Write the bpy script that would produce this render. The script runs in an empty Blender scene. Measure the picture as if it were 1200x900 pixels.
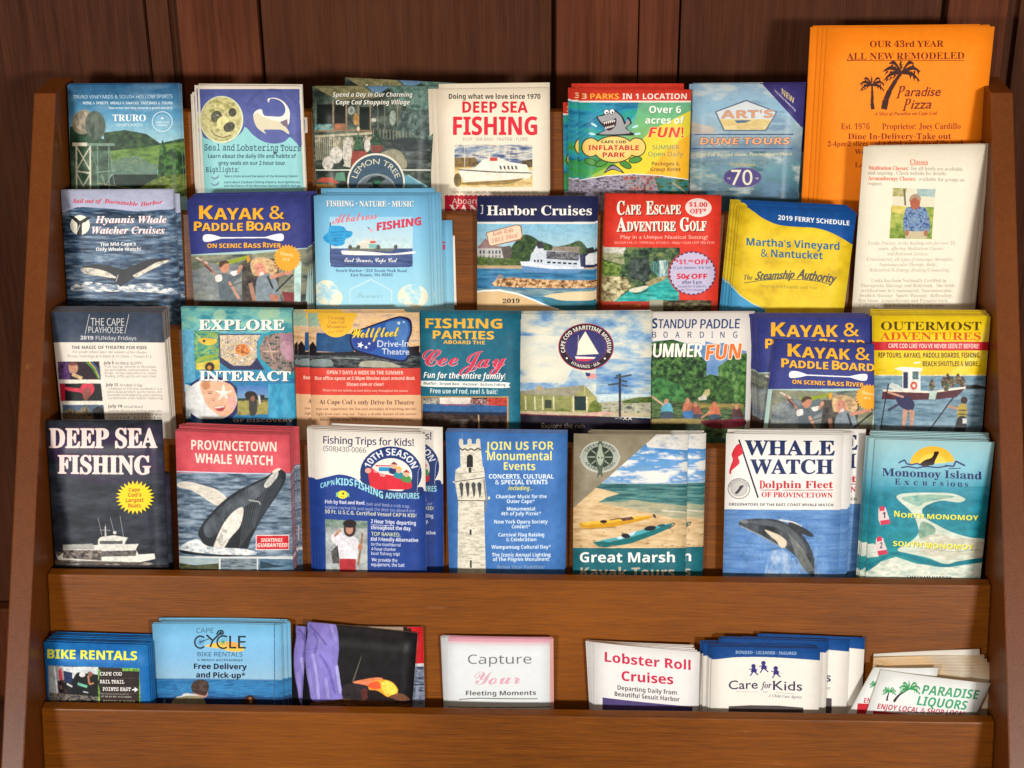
import bpy, bmesh, math, random, os
import numpy as np
from math import sin, cos, radians, pi
from mathutils import Vector, Matrix

# ------------------------------------------------------------------ camera
scene = bpy.context.scene
COL = scene.collection
H0 = 0.70                      # height of the rack's front top corner above the floor (m)
FOC = 1740.0                   # focal length in photo pixels (photo is 1200 wide)
CAM = np.array([0.04164407, -1.24932573, 0.269 + H0])
FWD = np.array([-0.03575646, 0.91823302, -0.39442311])
RGT = np.array([0.9993397, 0.03540135, -0.00817944])
UPV = np.array([-0.00645248, 0.39445515, 0.91889254])
cd = bpy.data.cameras.new('camera')
cam = bpy.data.objects.new('camera', cd)
COL.objects.link(cam)
cd.sensor_width = 36.0
cd.lens = 36.0 * FOC / 1200.0
cd.clip_start = 0.01
cd.clip_end = 100
cam.matrix_world = Matrix(((RGT[0], UPV[0], -FWD[0], CAM[0]),
                           (RGT[1], UPV[1], -FWD[1], CAM[1]),
                           (RGT[2], UPV[2], -FWD[2], CAM[2]),
                           (0, 0, 0, 1)))
scene.camera = cam
scene.render.resolution_x = 1024
scene.render.resolution_y = 768

# ------------------------------------------------------------------ light and exposure
world = bpy.data.worlds.new('World')
scene.world = world
world.use_nodes = True
bg = world.node_tree.nodes['Background']
bg.inputs['Color'].default_value = (1.0, 0.80, 0.62, 1)
bg.inputs['Strength'].default_value = 0.22
scene.view_settings.view_transform = 'Standard'
scene.view_settings.look = 'None'
scene.view_settings.exposure = 0.0
scene.view_settings.gamma = 1.0
scene.view_settings.use_curve_mapping = False


def area(name, loc, target, w, h, energy, color):
    l = bpy.data.lights.new(name, 'AREA')
    l.shape = 'RECTANGLE'
    l.size = w
    l.size_y = h
    l.energy = energy
    l.color = color
    o = bpy.data.objects.new(name, l)
    COL.objects.link(o)
    o.location = loc
    d = Vector(target) - Vector(loc)
    o.rotation_euler = d.to_track_quat('-Z', 'Y').to_euler()
    return o


TG = (0, 0, 0.45)
# two low windows in front of the rack, right and left, and a dim warm ceiling light
area('window_light_right', (1.45, -2.9, 0.97), TG, 0.42, 0.24, 70, (1.0, 0.97, 0.92))
area('window_light_left', (-1.5, -2.9, 0.95), TG, 0.42, 0.24, 56, (1.0, 0.96, 0.90))
area('ceiling_light', (0.0, -0.9, 2.6), (0, 0, 0.4), 1.2, 0.8, 9, (1.0, 0.84, 0.66))


# ------------------------------------------------------------------ picture <-> space
def ray(u, v):
    return FWD + RGT * ((u - 600) / FOC) - UPV * ((v - 450) / FOC)


LEAN = radians(29.91)          # slope of the rack's stepped front
REC = 0.0379                   # boards sit back from the side panels' front edge
IW = 0.79                      # inner width
S_BOARD = [0.025, 0.116, 0.217, 0.316, 0.4271, 0.5384]
BT = 0.009                     # board thickness


def board_top(k):              # front top edge of board k: (y, z)
    s = S_BOARD[k]
    return (-sin(LEAN) * s + REC, H0 - cos(LEAN) * s)


# ------------------------------------------------------------------ object helpers
def tag(o, label=None, cat=None, group=None, kind=None):
    if label: o['label'] = label
    if cat: o['category'] = cat
    if group: o['group'] = group
    if kind: o['kind'] = kind
    return o


def mesh_obj(name, bm, mats, parent=None, bevel=0.0):
    if bevel:
        bmesh.ops.bevel(bm, geom=list(bm.edges), offset=bevel, segments=2, affect='EDGES', profile=0.6)
    me = bpy.data.meshes.new(name)
    bm.normal_update()
    bm.to_mesh(me)
    bm.free()
    for m in (mats if isinstance(mats, (list, tuple)) else [mats]):
        me.materials.append(m)
    o = bpy.data.objects.new(name, me)
    COL.objects.link(o)
    if parent: o.parent = parent
    return o


def prism(pts, x0, x1):        # extrude a (y,z) outline from x0 to x1
    bm = bmesh.new()
    a = [bm.verts.new((x0, y, z)) for y, z in pts]
    b = [bm.verts.new((x1, y, z)) for y, z in pts]
    n = len(pts)
    bm.faces.new(a)
    bm.faces.new(b[::-1])
    for i in range(n):
        bm.faces.new((a[i], b[i], b[(i + 1) % n], a[(i + 1) % n]))
    bmesh.ops.recalc_face_normals(bm, faces=bm.faces)
    return bm


def box(x0, x1, y0, y1, z0, z1):
    return prism([(y0, z0), (y1, z0), (y1, z1), (y0, z1)], x0, x1)


# ------------------------------------------------------------------ materials
def srgb(c):
    if isinstance(c, str):
        c = tuple(int(c[i:i + 2], 16) for i in (0, 2, 4))
    a = np.array(c, float) / 255.0
    return np.where(a <= 0.04045, a / 12.92, ((a + 0.055) / 1.055) ** 2.4)


def new_mat(name):
    m = bpy.data.materials.new(name)
    m.use_nodes = True
    return m, m.node_tree.nodes, m.node_tree.links, m.node_tree.nodes['Principled BSDF']


def wood(name, dark, light, grain, rough=0.38, coat=0.25, bump=0.25, spots=0.0, streak=0.5, spec=0.2, span=0.19):
    """procedural timber: grain = object-space scale per axis (small along the grain)"""
    m, N, L, P = new_mat(name)
    tc = N.new('ShaderNodeTexCoord')
    oi = N.new('ShaderNodeObjectInfo')
    add = N.new('ShaderNodeVectorMath'); add.operation = 'ADD'
    sc_ = N.new('ShaderNodeVectorMath'); sc_.operation = 'SCALE'
    cb = N.new('ShaderNodeCombineXYZ')
    for i in range(3): L.new(oi.outputs['Random'], cb.inputs[i])
    L.new(cb.outputs[0], sc_.inputs[0]); sc_.inputs['Scale'].default_value = 7.0
    L.new(tc.outputs['Object'], add.inputs[0]); L.new(sc_.outputs[0], add.inputs[1])
    mp = N.new('ShaderNodeMapping'); mp.inputs['Scale'].default_value = grain
    L.new(add.outputs[0], mp.inputs['Vector'])
    n1 = N.new('ShaderNodeTexNoise'); n1.inputs['Scale'].default_value = 1.0
    n1.inputs['Detail'].default_value = 8; n1.inputs['Roughness'].default_value = 0.62
    n1.inputs['Distortion'].default_value = 0.6
    L.new(mp.outputs[0], n1.inputs['Vector'])
    n2 = N.new('ShaderNodeTexNoise'); n2.inputs['Scale'].default_value = 5.0
    n2.inputs['Detail'].default_value = 3
    L.new(add.outputs[0], n2.inputs['Vector'])
    mp3 = N.new('ShaderNodeMapping'); mp3.inputs['Scale'].default_value = [g * 5 for g in grain]
    L.new(add.outputs[0], mp3.inputs['Vector'])
    n3 = N.new('ShaderNodeTexNoise'); n3.inputs['Scale'].default_value = 1.0; n3.inputs['Detail'].default_value = 4
    L.new(mp3.outputs[0], n3.inputs['Vector'])
    mx = N.new('ShaderNodeMath'); mx.operation = 'MULTIPLY_ADD'
    L.new(n1.outputs['Fac'], mx.inputs[0]); mx.inputs[1].default_value = streak
    a2 = N.new('ShaderNodeMath'); a2.operation = 'MULTIPLY_ADD'
    L.new(n2.outputs['Fac'], a2.inputs[0]); a2.inputs[1].default_value = 0.5
    a3 = N.new('ShaderNodeMath'); a3.operation = 'MULTIPLY'
    L.new(n3.outputs['Fac'], a3.inputs[0]); a3.inputs[1].default_value = 0.45
    L.new(a3.outputs[0], a2.inputs[2]); L.new(a2.outputs[0], mx.inputs[2])
    rp = N.new('ShaderNodeValToRGB')
    mid = 0.5 * (streak + 0.95)
    rp.color_ramp.elements[0].position = mid - span
    rp.color_ramp.elements[1].position = mid + span
    rp.color_ramp.elements[0].color = (*srgb(dark), 1)
    rp.color_ramp.elements[1].color = (*srgb(light), 1)
    L.new(mx.outputs[0], rp.inputs['Fac'])
    # small dings and pale scratches
    v = N.new('ShaderNodeTexNoise'); v.inputs['Scale'].default_value = 38.0; v.inputs['Detail'].default_value = 2
    mpv = N.new('ShaderNodeMapping'); mpv.inputs['Scale'].default_value = [max(0.35, min(g / 20.0, 1.6)) for g in grain]
    L.new(add.outputs[0], mpv.inputs['Vector']); L.new(mpv.outputs[0], v.inputs['Vector'])
    vr = N.new('ShaderNodeMapRange'); vr.inputs['From Min'].default_value = 0.735; vr.inputs['From Max'].default_value = 0.80
    vr.inputs['To Max'].default_value = spots * 0.6
    L.new(v.outputs['Fac'], vr.inputs['Value'])
    mc = N.new('ShaderNodeMix'); mc.data_type = 'RGBA'
    L.new(vr.outputs[0], mc.inputs['Factor']); L.new(rp.outputs[0], mc.inputs['A'])
    mc.inputs['B'].default_value = (*srgb('c89a6a'), 1)
    L.new(mc.outputs['Result'], P.inputs['Base Color'])
    rr = N.new('ShaderNodeMapRange'); rr.inputs['To Min'].default_value = rough - 0.08; rr.inputs['To Max'].default_value = rough + 0.12
    L.new(n2.outputs['Fac'], rr.inputs['Value']); L.new(rr.outputs[0], P.inputs['Roughness'])
    P.inputs['Coat Weight'].default_value = coat
    P.inputs['Specular IOR Level'].default_value = spec
    P.inputs['Coat Roughness'].default_value = 0.22
    b = N.new('ShaderNodeBump'); b.inputs['Strength'].default_value = bump; b.inputs['Distance'].default_value = 0.001
    L.new(n3.outputs['Fac'], b.inputs['Height']); L.new(b.outputs[0], P.inputs['Normal'])
    return m


M_BOARD = wood('varnished_board_wood', '4c2501', '8a4b03', (9, 300, 300), 0.40, 0.08, 0.15, 0.35, 0.3)
M_PANEL = wood('side_panel_wood', '4e2405', '70390c', (260, 260, 9), 0.40, 0.10, 0.15, 0.3, 0.3)
M_WALL = wood('dark_stained_plank_wood', '2c140a', '53301f', (120, 120, 4.5), 0.6, 0.0, 0.7, 0.3, 0.6, 0.06, 0.28)
M_WALL_B = wood('red_stained_plank_wood', '34170b', '603320', (100, 100, 3.6), 0.6, 0.0, 0.7, 0.3, 0.8, 0.06, 0.30)
M_FLOOR = wood('floor_wood', '40241a', '6a4030', (3, 70, 70), 0.5, 0.1, 0.4, 0.0)


def paper_mat(name, col, rough=0.6):
    m, N, L, P = new_mat(name)
    n = N.new('ShaderNodeTexNoise'); n.inputs['Scale'].default_value = 900; n.inputs['Detail'].default_value = 2
    rp = N.new('ShaderNodeValToRGB')
    c = srgb(col)
    rp.color_ramp.elements[0].position = 0.3; rp.color_ramp.elements[0].color = (*(c * 0.85), 1)
    rp.color_ramp.elements[1].position = 0.7; rp.color_ramp.elements[1].color = (*c, 1)
    tc = N.new('ShaderNodeTexCoord'); L.new(tc.outputs['Object'], n.inputs['Vector'])
    L.new(n.outputs['Fac'], rp.inputs['Fac']); L.new(rp.outputs[0], P.inputs['Base Color'])
    P.inputs['Roughness'].default_value = rough
    P.inputs['Specular IOR Level'].default_value = 0.2
    return m


def print_mat(name, img, gloss):
    m, N, L, P = new_mat(name)
    t = N.new('ShaderNodeTexImage'); t.image = img; t.extension = 'EXTEND'; t.interpolation = 'Cubic'
    L.new(t.outputs['Color'], P.inputs['Base Color'])
    P.inputs['Specular IOR Level'].default_value = 0.2
    tc = N.new('ShaderNodeTexCoord')
    n = N.new('ShaderNodeTexNoise'); n.inputs['Scale'].default_value = 14; n.inputs['Detail'].default_value = 2
    L.new(tc.outputs['Object'], n.inputs['Vector'])
    rr = N.new('ShaderNodeMapRange'); rr.inputs['To Min'].default_value = gloss + 0.04; rr.inputs['To Max'].default_value = gloss + 0.2
    L.new(n.outputs['Fac'], rr.inputs['Value']); L.new(rr.outputs[0], P.inputs['Roughness'])
    b = N.new('ShaderNodeBump'); b.inputs['Strength'].default_value = 0.15; b.inputs['Distance'].default_value = 0.004
    L.new(n.outputs['Fac'], b.inputs['Height']); L.new(b.outputs[0], P.inputs['Normal'])
    return m


# ------------------------------------------------------------------ print shop: lettering and drawings in numpy
def load_math_font():
    try:
        p = os.path.join(bpy.utils.system_resource('DATAFILES'), 'fonts', 'NotoSansMath-Regular.woff2')
        return bpy.data.fonts.load(p)
    except Exception:
        return None


MATHF = load_math_font()
FB = {'s': (0x1D400, 0x1D7CE), 'i': (0x1D468, 0x1D7CE), 'c': (0x1D4D0, 0x1D7CE), 'b': (0x1D5D4, 0x1D7EC),
      'x': (0x1D5A0, 0x1D7E2), 'o': (0x1D63C, 0x1D7EC), 'm': (0x1D670, 0x1D7F6)}


def glyphs(s, f):
    if f == 'p': return s
    base, dg = FB[f]
    o = ''
    for c in s:
        if 'A' <= c <= 'Z': o += chr(base + ord(c) - 65)
        elif 'a' <= c <= 'z': o += chr(base + 26 + ord(c) - 97)
        elif '0' <= c <= '9': o += chr(dg + ord(c) - 48)
        else: o += c
    return o


_tc = bpy.data.curves.new('lettering', 'FONT')
_to = bpy.data.objects.new('lettering', _tc)
_bfont = _tc.font
_cache = {}


def cap_height(f):
    if f not in _cap:
        _cap[f] = 0.7
        E, w = text_edges('H', f)
        _cap[f] = 0.7 * max(0.5, E[..., 1].max()) if len(E) else 0.7
        _cache.clear()
    return _cap[f]


_cap = {}


def text_edges(s, f):
    """oriented outline edges (n,2,2) of a string, normalised to cap height 1, baseline 0, left 0; plus width"""
    key = (s, f)
    if key in _cache: return _cache[key]
    _tc.font = _bfont if (f == 'p' or MATHF is None) else MATHF
    _tc.body = glyphs(s if f == 'p' else s.replace('’', "'").replace('•', '\u2219').replace('“', '"').replace('”', '"').replace('¢', 'c'), f)
    _tc.resolution_u = 3
    me = _to.to_mesh()
    nv = len(me.vertices)
    if nv == 0:
        _cache[key] = (np.zeros((0, 2, 2)), 1.0)
        return _cache[key]
    co = np.empty(nv * 3); me.vertices.foreach_get('co', co); co = co.reshape(-1, 3)[:, :2]
    me.calc_loop_triangles()
    nt = len(me.loop_triangles)
    tv = np.empty(nt * 3, int); me.loop_triangles.foreach_get('vertices', tv); tv = tv.reshape(-1, 3)
    _to.to_mesh_clear()
    a, b, c = co[tv[:, 0]], co[tv[:, 1]], co[tv[:, 2]]
    ar = (b[:, 0] - a[:, 0]) * (c[:, 1] - a[:, 1]) - (b[:, 1] - a[:, 1]) * (c[:, 0] - a[:, 0])
    fl = ar < 0
    tv[fl] = tv[fl][:, ::-1]
    e = np.concatenate([tv[:, [0, 1]], tv[:, [1, 2]], tv[:, [2, 0]]])
    k1 = e[:, 0] * nv + e[:, 1]; k2 = e[:, 1] * nv + e[:, 0]
    e = e[~np.isin(k1, k2)]
    E = co[e]
    x0 = co[:, 0].min()
    cap = _cap.get(f) or cap_height(f)
    E = (E - [x0, 0]) / cap
    _cache[key] = (E, (co[:, 0].max() - x0) / cap)
    return _cache[key]


def raster(E, w, h):
    """winding fill of oriented edges in pixel space -> (mask, x0, y0) on its bounding box"""
    if len(E) == 0: return None
    x0 = int(max(0, math.floor(E[..., 0].min()))); x1 = int(min(w, math.ceil(E[..., 0].max()) + 1))
    y0 = int(max(0, math.floor(E[..., 1].min()))); y1 = int(min(h, math.ceil(E[..., 1].max()) + 1))
    if x1 <= x0 or y1 <= y0: return None
    xa, ya, xb, yb = E[:, 0, 0], E[:, 0, 1], E[:, 1, 0], E[:, 1, 1]
    sg = np.where(yb > ya, 1, -1)
    lo = np.minimum(ya, yb); hi = np.maximum(ya, yb)
    r0 = np.clip(np.ceil(lo - 0.5), y0, y1).astype(int); r1 = np.clip(np.ceil(hi - 0.5), y0, y1).astype(int)
    n = r1 - r0
    ok = n > 0
    if not ok.any(): return None
    idx = np.repeat(np.nonzero(ok)[0], n[ok])
    st = np.repeat(np.cumsum(n[ok]) - n[ok], n[ok])
    row = np.arange(len(idx)) - st + r0[idx]
    t = (row + 0.5 - ya[idx]) / (yb[idx] - ya[idx])
    x = xa[idx] + t * (xb[idx] - xa[idx])
    c = np.clip(np.ceil(x - 0.5), x0, x1).astype(int) - x0
    acc = np.zeros((y1 - y0, x1 - x0 + 1), int)
    np.add.at(acc, (row - y0, c), sg[idx])
    return np.cumsum(acc, 1)[:, :-1] != 0, x0, y0


def fbm(w, h, fx, fy, seed, octv=4):
    rng = np.random.RandomState(seed)
    out = np.zeros((h, w)); amp = 1.0; tot = 0
    for _ in range(octv):
        gx = int(w / max(fx, 1.2)) + 3; gy = int(h / max(fy, 1.2)) + 3
        g = rng.rand(gy, gx)
        X = np.arange(w) / max(fx, 1.2); Y = np.arange(h) / max(fy, 1.2)
        xi = X.astype(int); yi = Y.astype(int); xf = X - xi; yf = Y - yi
        xf = xf * xf * (3 - 2 * xf); yf = (yf * yf * (3 - 2 * yf))[:, None]
        a = g[np.ix_(yi, xi)]; b = g[np.ix_(yi, xi + 1)]; c = g[np.ix_(yi + 1, xi)]; d = g[np.ix_(yi + 1, xi + 1)]
        out += amp * ((a * (1 - xf) + b * xf) * (1 - yf) + (c * (1 - xf) + d * xf) * yf)
        tot += amp; amp *= 0.6; fx /= 2.1; fy /= 2.1
    out /= tot
    return np.clip((out - 0.5) * 2.1 + 0.5, 0, 1)


def smooth(pts, n=7):
    P = np.array(pts, float); m = len(P); o = []
    for i in range(m):
        p0, p1, p2, p3 = P[i - 1], P[i], P[(i + 1) % m], P[(i + 2) % m]
        for t in np.linspace(0, 1, n, endpoint=False):
            o.append(0.5 * ((2 * p1) + (p2 - p0) * t + (2 * p0 - 5 * p1 + 4 * p2 - p3) * t * t + (3 * p1 - p0 - 3 * p2 + p3) * t ** 3))
    return np.array(o)


DBG = False


class Sheet:
    """one printed cover. All drawing coordinates are read off an enlarged crop of the
    place (crop origin ox, oy and enlargement sc); they are carried onto the sheet's own plane."""
    def __init__(self, name, crop, quad, row, T, lean=13.0, res=4.3, paper='ece8e0', gloss=0.30, thick=0.0015, ext=0.14):
        self.name = name
        T = min(T * 0.78, 0.0205)
        self.ox, self.oy, self.sc = crop
        self.lean = radians(lean)
        by, bz = board_top(row - 1)            # board behind
        fy, fz = board_top(row)                # board in front
        self.fz, self.fy, self.bz, self.by = fz, fy, bz, by
        # plane through (y at back board's top) = by - T
        self.n = np.array([0, cos(self.lean), -sin(self.lean)])
        self.p0 = np.array([0, by - T, bz])
        self.zd = np.array([0, sin(self.lean), cos(self.lean)])
        q = self.plane(np.array(quad, float))  # (4,2): TL TR BR BL in plane metres
        zz = self.p0[2] + q[:, 1] * self.zd[2]
        yy = self.p0[1] + q[:, 1] * self.zd[1]
        xin = [x for x, y_, z_ in zip(q[:, 0], yy, zz) if z_ < H0 and y_ > -(H0 - z_) * math.tan(LEAN)] or [0]
        sh = max(0.0, (-IW / 2 + 0.0012) - min(xin)) - max(0.0, max(xin) - (IW / 2 - 0.0012))
        self.shift = sh
        self.TT = T
        self.q = q
        d = (q[3] - q[0]); d2 = (q[2] - q[1])
        # extend the sides down to the pocket floor
        floor_b = (fz - 0.100 - self.p0[2]) / self.zd[2]
        ta = (floor_b - q[0][1]) / d[1]; tb = (floor_b - q[1][1]) / d2[1]
        self.foot = (q[0] + d * ta, q[1] + d2 * tb)
        if DBG: print('SHEET', name, 'shift mm %.1f' % (sh * 1000), 'front gap mm %.1f' % ((by - T - (bz - fz) * math.tan(self.lean) - fy - BT) * 1000), 'w top/bot %.1f %.1f' % ((q[1] - q[0])[0] * 1000, (q[2] - q[3])[0] * 1000))
        self.a0 = min(q[:, 0].min(), self.foot[0][0]) - 0.001
        self.a1 = max(q[:, 0].max(), self.foot[1][0]) + 0.001
        self.b1 = q[:, 1].max() + 0.001
        self.b0 = q[:, 1].min() - (self.b1 - q[:, 1].min()) * ext
        self.k = res / 0.000718                # canvas px per metre
        self.W = int((self.a1 - self.a0) * self.k); self.H = int((self.b1 - self.b0) * self.k)
        self.im = np.zeros((self.H, self.W, 3)) + srgb(paper)
        self.thick = thick
        self.seed = (sum(ord(c) * (i + 1) for i, c in enumerate(name)) % 9973)
        self.gloss = gloss

    def plane(self, z):
        u = self.ox + z[..., 0] / self.sc; v = self.oy + z[..., 1] / self.sc
        d = FWD + RGT * ((u - 600) / FOC)[..., None] - UPV * ((v - 450) / FOC)[..., None]
        t = ((self.p0 - CAM) @ self.n) / (d @ self.n)
        X = CAM + d * t[..., None] - self.p0
        return np.stack([X[..., 0], X @ self.zd], -1)

    def px(self, z):
        p = self.plane(np.asarray(z, float))
        return np.stack([(p[..., 0] - self.a0) * self.k, (self.b1 - p[..., 1]) * self.k], -1)

    def unit(self):
        a = self.px([[0, 0], [100, 0]])
        return (a[1][0] - a[0][0]) / 100.0

    def _mask(self, pts):
        p = self.px(pts)
        return raster(np.stack([p, np.roll(p, -1, 0)], 1), self.W, self.H)

    def _blend(self, r, col, a=1.0):
        if r is None: return
        m, x, y = r
        s = self.im[y:y + m.shape[0], x:x + m.shape[1]]
        s[m] = s[m] * (1 - a) + srgb(col) * a

    def F(self, col): self.im[:] = srgb(col)

    def G(self, stops):                         # vertical gradient over the whole sheet
        ys = [self.px([[300, s[0]]])[0][1] for s in stops]
        cs = np.array([srgb(s[1]) for s in stops]); Y = np.arange(self.H)
        self.im[:] = np.stack([np.interp(Y, ys, cs[:, i]) for i in range(3)], -1)[:, None, :]

    def P(self, pts, col, a=1.0): self._blend(self._mask(pts), col, a)
    def S(self, pts, col, a=1.0): self._blend(self._mask(smooth(pts)), col, a)
    def R(self, x0, y0, x1, y1, col, a=1.0): self.P([(x0, y0), (x1, y0), (x1, y1), (x0, y1)], col, a)

    def RG(self, x0, y0, x1, y1, c0, c1):
        r = self._mask([(x0, y0), (x1, y0), (x1, y1), (x0, y1)])
        if r is None: return
        m, x, y = r
        t = np.linspace(0, 1, m.shape[0])[:, None, None]
        c = srgb(c0) * (1 - t) + srgb(c1) * t
        s = self.im[y:y + m.shape[0], x:x + m.shape[1]]
        s[m] = np.broadcast_to(c, s.shape)[m]

    def ep(self, cx, cy, rx, ry, rot=0, n=40):
        t = np.linspace(0, 2 * pi, n, endpoint=False); c, s = cos(radians(rot)), sin(radians(rot))
        x, y = rx * np.cos(t), ry * np.sin(t)
        return np.stack([cx + x * c - y * s, cy + x * s + y * c], -1)

    def E(self, cx, cy, rx, ry, col, rot=0, a=1.0): self.P(self.ep(cx, cy, rx, ry, rot), col, a)

    def L(self, pts, w, col, a=1.0):
        for (xa, ya), (xb, yb) in zip(pts[:-1], pts[1:]):
            l = math.hypot(xb - xa, yb - ya) or 1; nx, ny = -(yb - ya) / l * w / 2, (xb - xa) / l * w / 2
            self.P([(xa + nx, ya + ny), (xb + nx, yb + ny), (xb - nx, yb - ny), (xa - nx, ya - ny)], col, a)

    def N(self, pts, cols, fx, fy, seed=0, sm=False, a=1.0, octv=4, lo=0.0, hi=1.0):
        """noise-mottled region; cols = ramp from low to high, None = leave what is there"""
        r = self._mask(smooth(pts) if sm else pts)
        if r is None: return
        m, x, y = r
        k = self.unit()
        f = fbm(m.shape[1], m.shape[0], fx * k, fy * k, seed + self.seed, octv)
        f = np.clip((f - lo) / (hi - lo), 0, 1) * (len(cols) - 1)
        i = np.minimum(f.astype(int), len(cols) - 2); t = (f - i)[..., None]
        s = self.im[y:y + m.shape[0], x:x + m.shape[1]]
        al = np.array([0.0 if c is None else 1.0 for c in cols])
        C = np.array([srgb('808080') if c is None else srgb(c) for c in cols])
        for j in range(len(cols)):
            if cols[j] is None: C[j] = C[j + 1] if j + 1 < len(cols) and cols[j + 1] is not None else C[j - 1]
        c = C[i] * (1 - t) + C[i + 1] * t
        A = ((al[i][..., None] * (1 - t) + al[i + 1][..., None] * t) * a)
        o = s * (1 - A) + c * A
        s[m] = o[m]

    def M(self, pts, amt=0.5, fx=12, fy=12, seed=50, sm=False, blur=1):
        """photographic mottling of what is already printed there"""
        r = self._mask(smooth(pts) if sm else pts)
        if r is None: return
        m, x, y = r
        k = self.unit()
        f = fbm(m.shape[1], m.shape[0], fx * k, fy * k, seed + self.seed, 4)[..., None]
        g = fbm(m.shape[1], m.shape[0], fx * 3 * k, fy * 3 * k, seed + self.seed + 9, 3)[..., None]
        s = self.im[y:y + m.shape[0], x:x + m.shape[1]]
        o = s * (1 + (f - 0.5) * 0.9 * amt) * (1 + (g - 0.5) * 0.7 * amt)
        o = np.clip(o, 0.004, 0.9)
        q = np.where(m[..., None], o, s)
        r_ = blur
        for _ in range(2 if r_ else 0):
            for ax in (0, 1):
                pad = [(0, 0)] * 3; pad[ax] = (r_, r_)
                c = np.cumsum(np.insert(np.pad(q, pad, mode='edge'), 0, 0, axis=ax), axis=ax)
                n_ = q.shape[ax]
                q = (np.take(c, range(2 * r_ + 1, 2 * r_ + 1 + n_), ax) - np.take(c, range(0, n_), ax)) / (2 * r_ + 1)
        s[m] = q[m]

    def star(self, cx, cy, r0, r1, n, col, ky=1.0):
        t = np.arange(2 * n) * pi / n; r = np.where(np.arange(2 * n) % 2, r0, r1)
        self.P(np.stack([cx + r * np.cos(t), cy + r * np.sin(t) * ky], -1), col)

    def T(self, s, x0, y0, x1, y1, h, col, f='b', off=0.0, slant=0.0, sh=None, shc='101010', out=None, outc=None, a=1.0):
        """string fitted on the baseline (x0,y0)-(x1,y1) with cap height h"""
        cap_height(f)
        E, w = text_edges(s, f)
        if len(E) == 0: return

        def go(E, w, dx, dy, col):
            X = E[..., 0] / w; Y = E[..., 1]
            zx = x0 + X * (x1 - x0) + Y * h * slant + dx; zy = y0 + X * (y1 - y0) - Y * h + dy
            self._blend(raster(self.px(np.stack([zx, zy], -1))[:, :, :], self.W, self.H), col, a)
        if sh: go(E, w, sh, sh, shc)
        if out:
            for k in range(8):
                go(E, w, out * cos(k * pi / 4), out * sin(k * pi / 4), outc)
        e = off * h * 0.45
        for dx, dy in (((0, 0),) if e <= 0 else ((0, 0), (e, 0), (-e, 0), (0, e * .6), (0, -e * .6))):
            go(E, w, dx, dy, col)

    def A(self, s, cx, cy, rx, ry, a0, a1, h, col, f='b', off=0.0, flip=False):
        """lettering along an ellipse from angle a0 to a1 (degrees, 0 = right, 90 = up)"""
        cap_height(f)
        E, w = text_edges(s, f)
        if len(E) == 0: return
        t = np.radians(a0 + (a1 - a0) * E[..., 0] / w)
        d = E[..., 1] * h * (-1 if flip else 1)
        X = cx + (rx + d) * np.cos(t); Y = cy - (ry + d) * np.sin(t)
        self._blend(raster(self.px(np.stack([X, Y], -1)), self.W, self.H), col)

    def para(self, x0, y0, x1, lines, dy, h, col, f='x', skew=0.0, off=0.0, slope=0.0):
        for i, s in enumerate(lines):
            if s:
                xa, xb = x0 + skew * i, x1 + skew * i
                if isinstance(s, tuple): s, xa, xb = s
                self.T(s, xa, y0 + i * dy, xb, y0 + i * dy + slope * (xb - xa), h, col, f, off)

    # ---- finish: printed picture -> material -> leaflet mesh
    def finish(self, nx=6, bow=0.0008, edge='d8cdbb', flat=False):
        w, h = self.W, self.H
        im = self.im
        rng = np.random.RandomState(self.seed)
        mott = fbm(w, h, 26, 26, self.seed + 5, 3)[..., None]
        dark = np.clip(1.2 - im.mean(-1, keepdims=True) * 2.0, 0.15, 1)
        im = im * (1 + (mott - 0.5) * 0.22 * dark)
        im = np.clip(im * (1 + (rng.rand(h, w, 1) - 0.5) * 0.08), 0.005, 0.9)
        s = np.where(im <= 0.0031308, im * 12.92, 1.055 * np.power(im, 1 / 2.4) - 0.055)
        buf = np.ones((h, w, 4), np.float32); buf[..., :3] = s[::-1]
        img = bpy.data.images.new(self.name + '_print', w, h)
        img.pixels.foreach_set(buf.ravel()); img.update(); img.pack()
        mat = print_mat(self.name + '_print', img, self.gloss)
        me_mat = paper_mat(self.name + '_paper', edge)
        # mesh: origin at the foot's centre, upright in its own frame
        q = self.q; f0, f1 = self.foot
        cx = (f0[0] + f1[0]) / 2; cb = (f0[1] + f1[1]) / 2
        self.origin = self.p0 + np.array([cx + self.shift, 0, 0]) + self.zd * cb
        L0, L1 = (f0, q[0]), (f1, q[1])
        bm = bmesh.new()
        uvl = bm.loops.layers.uv.new('UVMap')
        nz = 8
        th = self.thick
        rg = random.Random(self.seed)
        curl = rg.uniform(-1, 1) * 0.0018; bow = bow * rg.choice((-1.0, 0.6, 1.2, 1.5)); ear = rg.uniform(-0.0022, 0.0008); side = rg.choice((0, 1))
        if flat: curl = ear = bow = 0.0
        front, back = [], []
        for j in range(nz + 1):
            tt = j / nz
            a = L0[0] + (L0[1] - L0[0]) * tt; b = L1[0] + (L1[1] - L1[0]) * tt
            fr, bk = [], []
            for i in range(nx + 1):
                ss = i / nx
                p = a + (b - a) * ss
                yb = -bow * (1 - (2 * ss - 1) ** 2) * (0.3 + 0.7 * tt) + curl * tt * tt * (0.4 + 0.6 * (ss if side else 1 - ss)) \
                    + ear * max(0.0, tt - 0.72) / 0.28 * max(0.0, (ss if side else 1 - ss) - 0.6) / 0.4
                fr.append(bm.verts.new((p[0] - cx, yb, p[1] - cb)))
                bk.append(bm.verts.new((p[0] - cx, yb + th, p[1] - cb)))
            front.append(fr); back.append(bk)

        def uv(v):
            return ((v.co.x + cx - self.a0) / (self.a1 - self.a0), (v.co.z + cb - self.b0) / (self.b1 - self.b0))
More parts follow.
